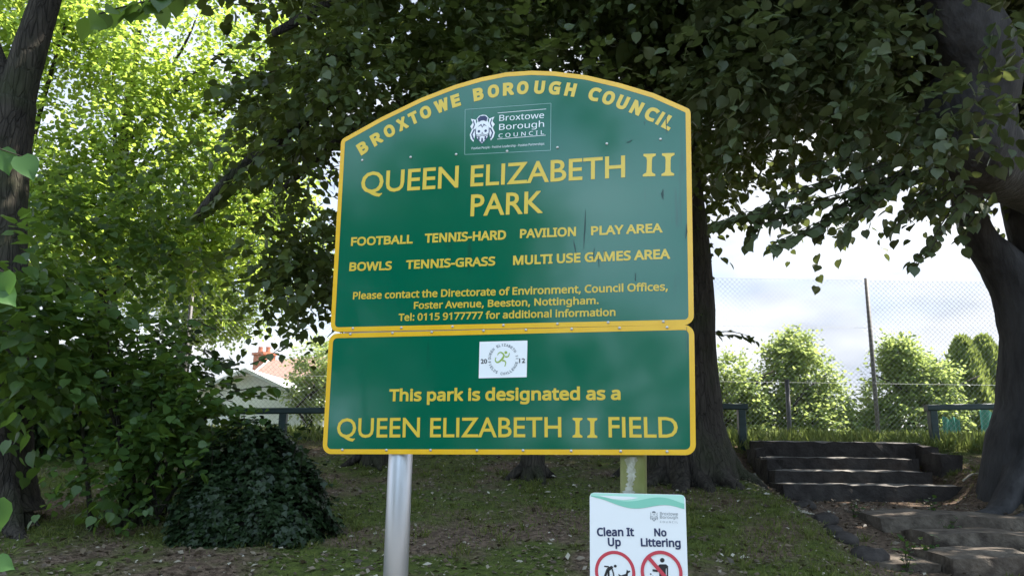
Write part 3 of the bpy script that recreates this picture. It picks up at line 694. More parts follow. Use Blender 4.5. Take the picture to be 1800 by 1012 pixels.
binman += sk([(940,945),(905,955),(865,948)], 22) + fig([[(836,985),(848,978),(858,990),(846,998)], [(860,1010),(872,1004),(880,1020),(866,1026)], [(842,1030),(852,1026),(858,1040),(846,1044)]])
binman += fig([[(815,1085),(900,1085),(888,1190),(828,1190)]])
emit('litter_pictogram', binman, M_black, qpan, qframe, .0010)
dog = fig([cdisc(480,906,15), [(395,925),(440,903),(462,915),(440,940),(420,955),(395,950)]])
dog += sk([(365,908),(415,912)], 13) + sk([(400,940),(372,1020),(366,1120)], 24) + sk([(410,945),(412,1020),(420,1120)], 20) + sk([(445,925),(462,985),(470,1050)], 14)
dog += fig([[(515,1000),(540,1002),(590,985),(600,940),(612,955),(632,952),(636,965),(612,978),(606,1020),(600,1075),(588,1075),(586,1030),(545,1035),(540,1075),(528,1075),(524,1025),(510,985)]])
emit('dog_pictogram', dog, M_black, qpan, qframe, .0010)

# ------------------------------------------------------------------ trees
def trunk_tree(name, base_pt, label, cat='tree', group=None): return empty(name, base_pt, label, cat, group)
def limb(parent, pts, rad, material, n=14, jit=.06, sub=5, name='limb'):
    mb = MB(); mb.tube(pts, rad, n, jit, sub=sub); return mb.build(name, material, parent, smooth=True)

# --- centre tree behind the sign
cb_ = P(1196, 838, 8.0); cb_[2] = gz(cb_[0], cb_[1])
ct = trunk_tree('shade_tree', cb_, 'dark broadleaved tree with buttressed roots directly behind the big sign')
mb = MB()
tp = PP([(1196,850,8.0),(1196,800,8.0),(1193,740,8.0),(1190,640,8.0),(1188,480,8.0),(1176,330,8.0),(1156,190,8.0),(1128,60,8.0),(1112,-60,8.1),(1100,-260,8.3),(1095,-520,8.6)])
mb.tube(tp, [.62,.54,.44,.395,.375,.35,.32,.29,.26,.22,.15], 28, .035, sub=5)
for px, py, dd, r0 in [(1330,812,7.9,.15),(1300,850,7.3,.12),(1248,868,7.2,.12),(1200,872,7.1,.12),(1140,860,7.4,.13),(1085,835,7.9,.13)]:
    e = P(px, py, dd); e[2] = gz(e[0], e[1]) - .02
    s0 = tp[2] + (e - tp[2])*np.array([.26,.26,0]); s0[2] = tp[2][2] + .08
    mid = s0*.45 + e*.55; mid[2] = e[2] + .13
    mb.tube([s0, s0*.72+mid*.28 + [0,0,-.06], mid, e, e + (e-mid)*.5 + [0,0,-.09]], [r0*.9, r0*1.05, r0*.8, r0*.5, r0*.2], 12, .2, sub=4)
mb.build('trunk', M_bark, ct, smooth=True)
for pts, rd_ in [([(1140,120,8),(1000,20,7.4),(830,-40,6.7),(650,-20,6.2),(480,60,5.8)], [.17,.13,.09,.06,.03]),
                 ([(1165,250,8),(1000,190,7.6),(800,160,7.2),(620,230,7.0),(500,330,6.9)], [.13,.10,.07,.05,.025]),
                 ([(1125,60,8),(1250,-60,7.6),(1380,-120,7.0),(1500,-100,6.4)], [.15,.11,.08,.05]),
                 ([(1115,-60,8.1),(900,-220,8.6),(650,-330,9)], [.16,.1,.05]), ([(1105,-200,8.3),(1300,-420,9),(1500,-560,9.4)], [.14,.09,.05]),
                 ([(620,150,7.2),(500,240,6.8),(410,305,6.5),(342,385,6.3)], [.06,.05,.045,.03])]:
    limb(ct, PP(pts), rd_, M_bark)
fo = Foliage()
def lower_c(px): return np.interp(px, [360,400,430,460,500,545,600,640,1180,1230,1260,1300,1340,1420], [150,280,370,430,520,570,580,420,330,340,365,345,300,260])
n_ = 0
while n_ < 265:
    px = rng.uniform(440, 1420); py = rng.uniform(-330, 640); d = rng.uniform(5.2, 10.2)
    if px < 440 + 60*(10.2-d)/5: continue
    if py > lower_c(px) - (30 if px < 1200 else .55*1360/d): continue
    if px < 470 and d < 6.0 and py < 60: continue
    if px < 520 and py < 90 and rng.random() < .6: continue
    if 640 < px < 1190 and py > 260: continue
    n_ += 1; fo.clump(P(px, py, d), (.42,.42,.34), 19, .074, k=11, ln=.42, droop=.45)
# ragged lower fringe on the left of the sign
for px in np.arange(470, 610, 9):
    fo.clump(P(px, rng.uniform(420, 505 + .45*(px-500)) if px > 500 else rng.uniform(360, 450), rng.uniform(6.5, 8)), .28, 9, .09, k=7, ln=.3, droop=.5)
for px, py, d in [(1290,270,8.5),(1310,285,8.3),(1272,310,8.5),(1262,340,8.2)]:
    fo.clump(P(px, py, d), .3, 9, .075, k=7, ln=.35, droop=.6)
for pts in [[(600,95,5.4),(500,120,5.2),(430,140,5.1),(376,158,5.0)], [(640,70,5.6),(560,160,5.4),(470,190,5.3)], [(560,250,6),(470,260,6),(385,345,6),(345,385,6)], [(620,200,6),(520,270,6),(450,330,6)],
            [(1262,590,7.6),(1290,588,7.5),(1328,598,7.4)]]:
    q = PP(pts); fo.chain(q, .10 if pts[0][1] < 500 else .06, .035); fo.chain(q + [0,.1,.05], .10 if pts[0][1] < 500 else .06, .045)
# upper crown (shades the ground)
for i in range(130):
    a = rng.uniform(0, 6.28); r = 4.9*math.sqrt(rng.random()); z = rng.uniform(5.2, 11)
    fo.clump((tp[6][0] + r*math.cos(a), 8.2 + r*math.sin(a)*.95, z), .75, 15, .17, k=7, ln=.7)
# ivy on the trunk
iv = Foliage()
for i in range(520):
    t = rng.uniform(250, 640); s_ = rng.uniform(-1, 1); d_ = 8.0 - .36*math.sqrt(max(0, 1-s_*s_)) - .03
    q = P(np.interp(t, [60,330,480,640], [1128,1176,1188,1190]) + s_*66, t, d_)
    if rng.random() < .8 or s_ > .5:
        a_ = norm(np.array([[rng.normal()*.5, -.2, -1 + rng.normal()*.3]])); nm = norm(np.array([[s_*.8, -1, .35]]) + rng.normal(size=(1,3))*.35); nm = norm(nm - a_*np.sum(nm*a_))
        iv.leaves(q[None], a_, nm, rng.uniform(.05,.09))
fo.build('crown', M_leafdark, ct, LEAF12, LEAF12F); iv.build('climbing_ivy', M_leafdark, ct, IVY, IVYF)

# --- right tree
rb = P(1858, 830, 7.4); rb[2] = gz(rb[0], rb[1])
rtree = trunk_tree('forked_tree', rb, 'massive grey forked tree at the right edge beside the steps')
mb = MB()
rp_ = PP([(1850,960,7.4),(1850,790,7.4),(1848,720,7.4),(1848,640,7.4),(1852,560,7.4),(1862,505,7.4)])
mb.tube(rp_, [.66,.54,.455,.445,.44,.36], 26, .03, sub=5)
for px, py, dd in [(1742,806,7.2),(1700,836,6.9),(1776,850,6.7)]:
    e = P(px, py, dd); e[2] = gz(e[0], e[1])-.02; s0 = rp_[2]*.8+e*.2; s0[2] = rp_[2][2]-.02; mid = s0*.5+e*.5; mid[2] = e[2]+.12
    mb.tube([s0, mid, e, e+(e-mid)*.4+[0,0,-.08]], [.14,.12,.06,.02], 10, .2, sub=4)
mb.build('trunk', M_bark2, rtree, smooth=True)
limb(rtree, PP([(1835,600,7.4),(1798,515,7.4),(1757,460,7.4),(1726,425,7.35),(1703,370,7.3),(1692,290,7.2),(1672,160,7.0),(1640,20,6.8),(1600,-200,6.8)]), [.38,.27,.20,.155,.14,.15,.15,.14,.12], M_bark2, 20, .03)
limb(rtree, PP([(1868,580,7.4),(1838,490,7.4),(1822,440,7.4),(1806,385,7.4),(1800,320,7.4),(1830,150,7.4),(1870,-50,7.6)]), [.42,.30,.21,.205,.21,.2,.18], M_bark2, 18, .03)
limb(rtree, PP([(1850,345,7.0),(1785,300,6.2),(1712,262,5.6),(1700,200,5.4),(1722,120,5.2),(1690,30,5.0),(1640,-60,4.9),(1570,-200,4.8)]), [.24,.28,.34,.33,.27,.22,.19,.13], M_bark2, 22, .05)
fo = Foliage()
def lower_r(px): return np.interp(px, [1250,1300,1340,1400,1500,1560,1620,1700,1800,1900], [320,290,270,290,310,325,345,360,375,390])
n_ = 0
while n_ < 300:
    px = rng.uniform(1240, 1900); py = rng.uniform(-330, 370); d = rng.uniform(4.6, 8.4)
    if py > lower_r(px) - .55*1360/d: continue
    if px > 1500 and -60 < py < 350 and d < 6.5: continue
    if px < 1400 and py > 200 and d < 6: continue
    n_ += 1; fo.clump(P(px, py, d), (.38,.38,.26), 17, .082, k=10, ln=.36, droop=.4)
for px, py, d in [(1480,20,4.9),(1560,70,4.6),(1590,160,4.7),(1640,190,4.6),(1680,215,4.5),(1740,180,4.4),(1770,200,4.4),(1530,200,4.7),(1460,140,5),(1790,20,4.4),(1590,250,5),(1650,310,5.2)]:
    fo.clump(P(px, py, d), .22, 9, .085, k=8, ln=.3, droop=.6)
for pts in [[(1640,300,4.8),(1560,318,4.8),(1480,345,4.8),(1380,372,4.8),(1310,378,4.8),(1255,398,4.8)], [(1600,300,4.9),(1520,352,4.8),(1450,392,4.8),(1405,412,4.75),(1358,436,4.7)],
            [(1590,300,4.8),(1540,350,4.7),(1500,390,4.7),(1484,412,4.7)], [(1640,330,4.7),(1600,370,4.7),(1570,402,4.7)], [(1700,340,4.6),(1660,400,4.6),(1635,440,4.6),(1606,466,4.6)],
            [(1560,290,5),(1460,320,5),(1395,340,5),(1330,372,5)], [(1500,280,5.2),(1420,290,5.2),(1370,306,5.2)], [(1680,330,4.7),(1630,370,4.7)], [(1420,372,4.8),(1330,395,4.8),(1312,430,4.8)],
            [(1740,345,5),(1700,400,5),(1690,420,5)], [(1540,330,4.8),(1470,370,4.8),(1440,415,4.8)]]:
    q = PP(pts); fo.chain(q, .085, .030, droop=.75); fo.chain(q + [.02,.06,.04], .075, .036, droop=.7)
for i in range(200):
    a = rng.uniform(0, 6.28); r = 5.2*math.sqrt(rng.random()); z = rng.uniform(5.6, 10.5)
    fo.clump((6.2 + r*math.cos(a), 7.6 + r*math.sin(a), z), .75, 15, .17, k=7, ln=.7)
fo.build('crown', M_leafright, rtree, LEAF12, LEAF12F)

# --- left tree
lb = P(2, 888, 6.1); lb[2] = gz(lb[0], lb[1])
lt = trunk_tree('slender_tree', lb, 'dark trunk with two rising limbs at the left edge of the grass')
mb = MB(); lp = PP([(4,905,6.1),(4,870,6.1),(6,800,6.1),(8,660,6.1),(5,500,6.1),(4,360,6.1),(14,240,6.1),(24,180,6.1)])
mb.tube(lp, [.30,.235,.20,.185,.18,.18,.175,.165], 22, .05, sub=5)
for px, py, dd in [(70,880,6.0),(45,900,5.7),(-30,905,5.7)]:
    e = P(px, py, dd); e[2] = gz(e[0], e[1])-.02; s0 = lp[2]*.8+e*.2; s0[2] = lp[2][2]-.15; mid = s0*.4+e*.6; mid[2] = e[2]+.07
    mb.tube([s0, mid, e, e+(e-mid)*.4+[0,0,-.06]], [.09,.07,.035,.01], 8, .2, sub=4)
mb.build('trunk', M_bark, lt, smooth=True)
limb(lt, PP([(22,200,6.1),(40,130,6.1),(62,60,6.1),(84,-10,6.1),(104,-120,6.1),(120,-300,6.1)]), [.15,.135,.125,.115,.1,.07], M_bark, 16, .04)
limb(lt, PP([(20,210,6.1),(2,150,6.1),(-24,80,6.1),(-60,-40,6.1),(-90,-200,6.1)]), [.13,.12,.11,.10,.07], M_bark, 16, .04)
fo = Foliage()
for i in range(120):
    z = rng.uniform(6.6, 9); a = rng.uniform(0, 6.28); r = 2.6*math.sqrt(rng.random())
    q = np.array([-3.9 + r*math.cos(a), 6.4 + r*math.sin(a), z])
    if z < 1.5 + .70*q[1] + .9: continue
    fo.clump(q, .6, 14, .12, k=7, ln=.6)
for px, py, d in [(30,450,5.4),(60,490,5.5),(20,560,5.2),(60,600,5.4),(100,580,5.7),(40,660,5.4),(70,530,5.5),(0,480,5.3),(90,640,5.8),(110,690,6)]:
    fo.clump(P(px, py, d), (.34,.3,.26), 13, .105, k=7, ln=.34, droop=.5)
for i in range(46):
    px = rng.uniform(30, 340); py = rng.uniform(300, 540) - .12*px; fo.clump(P(px, py, rng.uniform(7.4, 9.0)), (.36,.34,.24), 6, .095, k=7, ln=.4, droop=.45)
for pts in [[(330,-25,3.0),(270,0,2.9),(215,12,2.85),(160,30,2.8)], [(350,-30,3.0),(280,10,2.95),(225,22,2.9)]]:
    fo.chain(PP(pts), .085, .03, droop=.8)
fo.build('crown', M_leafsap, lt, LEAF12, LEAF12F)

# --- bright trees beyond, sunlit from behind
def bright_tree(px, base_d, h, label, blobs, ncl, seed, size=.10, name='lime_tree'):
    b = P(px, 790, base_d); b[2] = gz(b[0], b[1]); t = trunk_tree(name, b, label, 'tree', 'sunlit trees beyond the left trunk')
    limb(t, [b+[0,0,-.2], b+[.05,0,1.2], b+[.1,.1,3], b+[0,.2,h*.75]], [.22,.18,.14,.05], M_bark, 12, .06, name='trunk')
    for (bx, by, bd, r) in blobs:
        q = P(bx, by, bd); s0 = b + np.array([.08,.15,1.4 + (.25+.4*rng.random())*max(0, q[2]-b[2]-1.4)])
        mid = s0*.5+q*.5 + np.array([0,0,.25]); limb(t, [s0, mid, q + [0,0,-.1], q + (q-mid)*.3], [.055,.035,.02,.008], M_bark, 8, .08)
    f = Foliage()
    for i in range(ncl):
        bx, by, bd, r = blobs[rng.integers(len(blobs))]
        q = P(bx, by, bd) + norm(rng.normal(size=3))*r*(.35+.65*rng.random())
        f.clump(q, .5, 16, size, k=8, ln=.45, droop=.3, flat=.55)
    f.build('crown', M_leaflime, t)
    return t
bright_tree(140, 12.5, 8, 'bright yellow-green sunlit tree between the left trunk and the big sign', [(330,60,12,1.5),(200,130,12,1.5),(270,260,12,1.3),(400,180,12.5,1.3),(260,-90,12.3,1.4),(420,330,12.5,1.0),(200,330,11.8,1.0),(350,430,12.5,.8),(480,40,13,1.4),(120,400,12,.9)], 205, 1)
bright_tree(-60, 11.5, 8, 'sunlit leafy tree partly hidden behind the left trunk', [(-20,60,11.5,1.3),(60,240,11.5,1.1),(120,20,11.5,1.2),(-60,250,11.5,1.2),(110,380,11.2,.9),(40,-60,11.5,1.2)], 100, 2)
bright_tree(300, 18, 8, 'pale distant tree whose low boughs hang above the chimney', [(430,480,18,1.3),(330,500,18,1.3),(250,480,18,1.2),(385,545,17.5,.4),(500,420,18.5,1.4),(300,400,18,1.5),(420,330,18,1.6)], 170, 3, .11)

# --- broad-leaved shrub, ivy mound, hedge, near leaves
def on_ground(px, d):
    q = P(px, 800, d); q[2] = gz(q[0], q[1]); return q
sb = on_ground(255, 6.0)
sh = empty('leafy_sapling', sb, 'dark green multi-stemmed sapling left of the ivy mound', 'shrub')
f = Foliage()
blobs = [(140,560,6.0),(190,600,5.9),(240,590,6.1),(290,640,6.0),(200,680,5.8),(270,690,5.9),(330,690,6.0),(375,715,6.0),(300,750,5.9),(230,770,5.8),(350,740,6),(130,640,6),(260,650,6),(390,760,6.1),(260,820,5.8),(210,840,5.8),(300,800,5.9),(160,720,6.1)]
for bx, by, bd in blobs:
    q = P(bx, by, bd); s0 = sb + np.array([rng.normal()*.12, rng.normal()*.1, -.1])
    limb(sh, [s0, s0*.5+q*.5+[0,0,.05], q], [.022,.014,.006], M_bark, 7, .1, 3, name='stem')
    f.clump(q, (.26,.24,.2), 12, .072, k=10, ln=.34, droop=.4, flat=.4, twig=False)
    f.clump(q + rng.normal(size=3)*[.15,.15,.12], .25, 8, .07, k=8, ln=.3, droop=.4)
for pts in [[(440,640,6.1),(470,628,6.1),(500,606,6.1)], [(400,690,6),(450,680,6),(498,680,6)], [(380,580,6.2),(340,560,6.2),(300,575,6.2)], [(330,620,6.1),(370,640,6.1),(420,650,6.1)], [(430,700,6.1),(480,690,6.1)]]:
    f.chain(PP(pts), .075, .03, droop=.4)
f.build('foliage', M_leafsap, sh, LEAF12, LEAF12F)

ib = on_ground(440, 5.7)
im = empty('ivy_mound', ib, 'rounded dark mound of ivy in front of the green rail', 'shrub')
f = Foliage(); core = MB()
def mound(cx, cy, rx, ry, h, n, size):
    g = gz(cx, cy); V = []; nu, nv = 20, 8
    for j in range(nv+1):
        for i in range(nu):
            a = i/nu*6.283; e = j/nv*1.5; V.append((cx+rx*.86*math.cos(a)*math.cos(e), cy+ry*.86*math.sin(a)*math.cos(e), g-.05+h*.86*math.sin(e)))
    core.add(V, [(j*nu+i, j*nu+(i+1) % nu, (j+1)*nu+(i+1) % nu, (j+1)*nu+i) for j in range(nv) for i in range(nu)])
    a = rng.uniform(0, 6.283, n); e = np.arcsin(rng.random(n)); nz_ = 1 + .10*np.sin(a*5+e*3) + .07*np.sin(a*11+e*7) + rng.normal(size=n)*.035
    d = np.stack([np.cos(a)*np.cos(e), np.sin(a)*np.cos(e), np.sin(e)], 1)
    o = np.array([cx, cy, g-.05]) + d*np.array([rx, ry, h])*nz_[:,None]
    ax = norm(np.stack([rng.normal(size=n)*.6, rng.normal(size=n)*.6, -np.ones(n)+.2], 1) + d*.5); nm = d + rng.normal(size=(n,3))*.35 + [0,0,.3]; nm = norm(nm - ax*np.sum(nm*ax,1)[:,None])
    f.leaves(o, ax, nm, size*(.6+.8*rng.random(n)))
c1 = on_ground(455, 5.9); c2 = on_ground(385, 5.7); c3 = on_ground(520, 5.8); c4 = on_ground(470, 5.6)
mh = lambda c, px, py: float(P(px, py, c[1])[2] - gz(c[0], c[1]))
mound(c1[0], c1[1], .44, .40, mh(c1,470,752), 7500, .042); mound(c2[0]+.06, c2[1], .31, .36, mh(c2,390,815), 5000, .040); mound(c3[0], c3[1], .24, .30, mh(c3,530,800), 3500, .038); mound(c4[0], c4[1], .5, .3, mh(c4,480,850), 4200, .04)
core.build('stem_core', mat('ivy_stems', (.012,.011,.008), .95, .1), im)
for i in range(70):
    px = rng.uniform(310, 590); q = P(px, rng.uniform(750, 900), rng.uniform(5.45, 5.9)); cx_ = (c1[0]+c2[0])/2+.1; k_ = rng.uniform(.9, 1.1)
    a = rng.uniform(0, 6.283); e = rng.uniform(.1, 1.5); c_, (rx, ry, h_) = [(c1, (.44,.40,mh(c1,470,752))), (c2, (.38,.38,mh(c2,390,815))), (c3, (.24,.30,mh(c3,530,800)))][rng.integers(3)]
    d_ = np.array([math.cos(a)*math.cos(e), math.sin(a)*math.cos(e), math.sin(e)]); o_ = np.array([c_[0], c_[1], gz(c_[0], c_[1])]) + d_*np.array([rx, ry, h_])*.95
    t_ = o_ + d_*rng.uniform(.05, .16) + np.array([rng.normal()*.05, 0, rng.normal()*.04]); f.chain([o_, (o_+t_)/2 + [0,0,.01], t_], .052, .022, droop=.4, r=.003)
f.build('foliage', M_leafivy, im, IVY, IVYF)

def hedge(name, label, blobs, size, n, material=M_leafhedge, tmpl=(LEAF6, LEAF6F), cat='hedge', group=None):
    q0 = P(*blobs[0][:3]); b = np.array([q0[0], q0[1], gz(q0[0], q0[1])]); e = empty(name, b, label, cat, group); f = Foliage()
    for bx, by, bd, r in blobs:
        q = P(bx, by, bd); g = gz(q[0], q[1])
        f.clump(q, (r, r, r*.9), n, size, k=8, ln=.4, droop=.4, flat=.6, shell=.2)
        limb(e, [(q[0], q[1], g-.1), (q[0]+.05, q[1], (g+q[2])/2), tuple(q)], [.035,.025,.01], M_bark, 7, .1, 3, name='stem')
    f.build('foliage', material, e, *tmpl); return e
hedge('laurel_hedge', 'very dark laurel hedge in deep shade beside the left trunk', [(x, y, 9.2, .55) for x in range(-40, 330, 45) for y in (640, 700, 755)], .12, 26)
hedge('dark_shrub', 'low dark shrub under the left end of the green rail', [(x, 772, 10.2, .28) for x in range(560, 700, 24)], .07, 30, cat='shrub')

nb_ = P(-40, 700, 1.7); nb_[2] = gz(nb_[0], nb_[1])
nl = empty('near_sapling', nb_, 'thin sapling with large fresh leaves close to the camera at the left edge', 'sapling')
limb(nl, [nb_, P(-45,900,1.7), P(-50,600,1.7), P(-40,380,1.7), P(-20,230,1.75)], [.012,.01,.008,.006,.003], M_bark, 7, .05, 4, name='stem')
f = Foliage()
for px, py, ang, s_ in [(2,262,-70,.062),(38,275,-60,.062),(6,478,-80,.06),(-8,505,-40,.06),(-8,878,-80,.068),(-12,985,-20,.045)]:
    q = P(px, py, 1.7); a_ = math.radians(ang); ax = norm(np.array([[math.cos(a_), .1, math.sin(a_)]])); nm = norm(np.array([[.1+rng.normal()*.1, -.8, .55]])); nm = norm(nm - ax*np.sum(nm*ax))
    f.leaves(q[None], ax, nm, s_); f.tw.tube([P(-45, py-8, 1.7), P((px-45)/2, py-14, 1.7), q], [.002,.0016,.0012], 5, cap=False)
f.build('foliage', M_near, nl, LEAF12, LEAF12F)

# bushes beyond the tall fence, conifers
def bush(name, label, px, d, blobs, size, n, material=M_leafbush, cat='bush', group='bushes beyond the fence'):
    b = on_ground(px, d); e = empty(name, b, label, cat, group); f = Foliage()
    for k in range(4): limb(e, [b+[rng.normal()*.15,rng.normal()*.15,-.1], b+[rng.normal()*.4,rng.normal()*.3,.8], b+[rng.normal()*.6,rng.normal()*.3,1.5]], [.05,.035,.015], M_bark, 7, .1, 3, name='stem')
    for bx, by, bd, r in blobs: f.clump(P(bx, by, bd), (r, r, r*.9), n, size, k=8, ln=.34, droop=.25, flat=.6, shell=.55, down=.05)
    f.build('foliage', material, e); return e
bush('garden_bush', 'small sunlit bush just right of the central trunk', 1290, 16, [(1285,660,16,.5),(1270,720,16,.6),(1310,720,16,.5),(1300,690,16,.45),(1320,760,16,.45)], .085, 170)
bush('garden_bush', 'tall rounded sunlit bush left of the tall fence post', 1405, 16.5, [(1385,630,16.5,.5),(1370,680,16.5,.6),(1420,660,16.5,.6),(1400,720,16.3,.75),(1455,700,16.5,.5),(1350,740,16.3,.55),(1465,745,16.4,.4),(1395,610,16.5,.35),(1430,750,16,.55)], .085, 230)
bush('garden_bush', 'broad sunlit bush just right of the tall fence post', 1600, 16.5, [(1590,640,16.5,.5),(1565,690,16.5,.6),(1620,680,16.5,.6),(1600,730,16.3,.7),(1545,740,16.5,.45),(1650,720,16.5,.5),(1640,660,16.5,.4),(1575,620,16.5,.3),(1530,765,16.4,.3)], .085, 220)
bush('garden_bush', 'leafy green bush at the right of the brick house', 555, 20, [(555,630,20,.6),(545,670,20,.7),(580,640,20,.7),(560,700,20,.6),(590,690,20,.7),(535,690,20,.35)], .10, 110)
def conifer(px, d, topy, w, label):
    t = P(px, topy, d); b = np.array([t[0], d, float(gz(t[0], d))]); h = t[2]-b[2]; e = empty('conifer', b, label, 'conifer', 'columnar conifers beyond the fence')
    limb(e, [b+[0,0,-.1], b+[0,0,h*.9]], [.08,.02], M_bark, 8, .05, 1, name='trunk')
    f = Foliage(); n = 5200; u = rng.random(n)**.8; a = rng.uniform(0, 6.283, n); lob = 1 + .16*np.sin(a*5+u*4) + .08*np.sin(a*9 + u*17)
    r = w*np.clip(1.15*(1-u)**.62, 0, 1)*lob*(.72+.3*rng.random(n))
    o = b + np.stack([r*np.cos(a), r*np.sin(a), u*h], 1); d_ = np.stack([np.cos(a)*.45, np.sin(a)*.45, np.ones(n)], 1)
    ax = norm(d_ + rng.normal(size=(n,3))*.18); nm = np.stack([np.cos(a), np.sin(a), np.zeros(n)], 1) + rng.normal(size=(n,3))*.5; nm = norm(nm - ax*np.sum(nm*ax,1)[:,None])
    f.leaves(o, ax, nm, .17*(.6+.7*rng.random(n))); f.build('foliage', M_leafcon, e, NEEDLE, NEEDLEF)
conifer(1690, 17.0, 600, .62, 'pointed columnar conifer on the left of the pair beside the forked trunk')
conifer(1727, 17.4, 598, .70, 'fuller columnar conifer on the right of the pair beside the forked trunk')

# ------------------------------------------------------------------ tall court fence
FD = 13.5
M_fpost = mat('fence_post_steel', (.12,.11,.11), .6, .4); M_wire = mat('fence_wire', (.33,.34,.34), .55, .4)
pr = P(1545, 775, FD); fz0 = float(gz(pr[0], FD)); ftop = P(1522.5, 492, FD)[2]
fence = empty('chain_link_fence', (pr[0], FD, fz0), 'tall chain-link tennis court fence on dark steel posts across the back', 'fence')
for k in range(-7, 4):
    x = pr[0] + 3.0*k; mb = MB(); mb.tube([(x, FD, fz0-.3), (x, FD, ftop+.03)], .036, 10); mb.build('fence_post', M_fpost, fence, smooth=True)
mb = MB(); x0, x1 = pr[0]-21, pr[0]+9; hgt = ftop-fz0-.05; st_ = .085; yy = FD-.05; r_ = .0021
def wire(mb, a, b, r):
    a = np.array(a); b = np.array(b); d = norm(b-a); n1 = norm(np.cross(d, [0,1,0])); n2 = np.array([0,1,0])
    V = [p + r*(n1*math.cos(t)+n2*math.sin(t)) for p in (a, b) for t in (0, 2.094, 4.189)]
    mb.add(V, [(0,1,4,3),(1,2,5,4),(2,0,3,5)])
for s_ in (1, -1):
    for i in range(int((x1-x0+hgt)/st_)):
        xa = x0 - hgt + i*st_ if s_ > 0 else x0 + i*st_
        xb = xa + s_*hgt; za, zb2 = 0, hgt
        if s_ > 0 and xa < x0: za = x0-xa; xa = x0
        if s_ > 0 and xb > x1: zb2 = hgt-(xb-x1); xb = x1
        if s_ < 0 and xa > x1: za = xa-x1; xa = x1
        if s_ < 0 and xb < x0: zb2 = hgt-(x0-xb); xb = x0
        wire(mb, (xa, yy + .004*s_, fz0+.04+za), (xb, yy + .004*s_, fz0+.04+zb2), r_)
mb.build('wire_mesh', M_wire, fence)
for zf in (.0, .36, .70, 1.0):
    mb = MB(); wire(mb, (x0, yy+.012, fz0+.04+hgt*zf), (x1, yy+.012, fz0+.04+hgt*zf), .0032); mb.build('straining_wire', M_wire, fence)
M_screen = mat('windbreak_green', (.06,.22,.16), .6, .3, col2=(.09,.28,.21), nscale=4)
for xa, xb, ya, yb in [(1655,1682,735,763),(1722,1775,722,766)]:
    a = P(xa, yb, FD+.1); b = P(xb, ya, FD+.1); n = 14; V = []
    for i in range(n+1):
        x = a[0]+(b[0]-a[0])*i/n; V += [(x, FD+.03+.02*math.sin(i*1.7), a[2]-.02), (x, FD+.03+.02*math.sin(i*1.3), b[2]+.03*math.sin(i*.8))]
    build('windbreak', V, [(2*i, 2*i+2, 2*i+3, 2*i+1) for i in range(n)], M_screen, fence)
gp = P(1389, 773, 10.6); gp[2] = gz(gp[0], gp[1]); tz = P(1389, 668, 10.6)[2]
gpo = empty('metal_post', gp, 'short slim dark steel post with collar above the steps', 'post')
mb = MB(); mb.tube([gp+[0,0,-.2], (gp[0], gp[1], tz)], .03, 12); mb.build('shaft', M_fpost, gpo, smooth=True)
mb = MB(); mb.tube([(gp[0], gp[1], tz-.008), (gp[0], gp[1], tz+.012)], .036, 12); mb.build('cap', M_fpost, gpo, smooth=True)

# ------------------------------------------------------------------ green knee rails
M_rail = mat('rail_green_paint', (.012,.028,.026), .45, .4, col2=(.022,.042,.038), nscale=20, stretch=(.2,1,1), bump=.15)
def knee(label, a, b, posts, d):
    A_ = P(*a, d); B_ = P(*b, d); g = gz(posts and P(posts[0],760,d)[0] or A_[0], d); e = empty('knee_rail', ((A_[0]+B_[0])/2, d, g), label, 'rail', 'dark green timber knee rails')
    mb = MB(); fr = lambda u, v, w: np.array([u, d - w, v]); hh = .074
    n = 10; prof = rounded([(-.05,-hh),(.05,-hh),(.05,0),(-.05,0)], [.012]*4, 3); k = len(prof); V = []
    for t in np.linspace(0, 1, n+1):
        c_ = A_*(1-t)+B_*t; V += [(c_[0], d+q[0]-.01, c_[2]+q[1]) for q in prof]
    Fc = [(i*k+j, i*k+(j+1) % k, (i+1)*k+(j+1) % k, (i+1)*k+j) for i in range(n) for j in range(k)] + [tuple(range(k)), tuple(n*k+j for j in range(k))[::-1]]
    build('top_rail', V, Fc, M_rail, e)
    for px in posts:
        q = P(px, 750, d); zt = A_[2] + (B_[2]-A_[2])*(q[0]-A_[0])/(B_[0]-A_[0]) - hh
        mb = MB(); mb.prism(rounded([(q[0]-.045,-.045),(q[0]+.045,-.045),(q[0]+.045,.045),(q[0]-.045,.045)], [.008]*4, 2), gz(q[0], d)-.2, float(zt)-.001, lambda u, v, w: np.array([u, d+v, w])); mb.build('rail_post', M_rail, e)
knee('long green rail left of the big sign, in front of the pale building', (200,719), (760,714), [300,497,690], 9.6)
knee('short stub of green rail right of the central trunk', (1130,709), (1312,709), [1160,1304], 9.6)
knee('green rail beside the top of the steps, ending at the forked trunk', (1626,711), (1850,707), [1641,1830], 9.6)

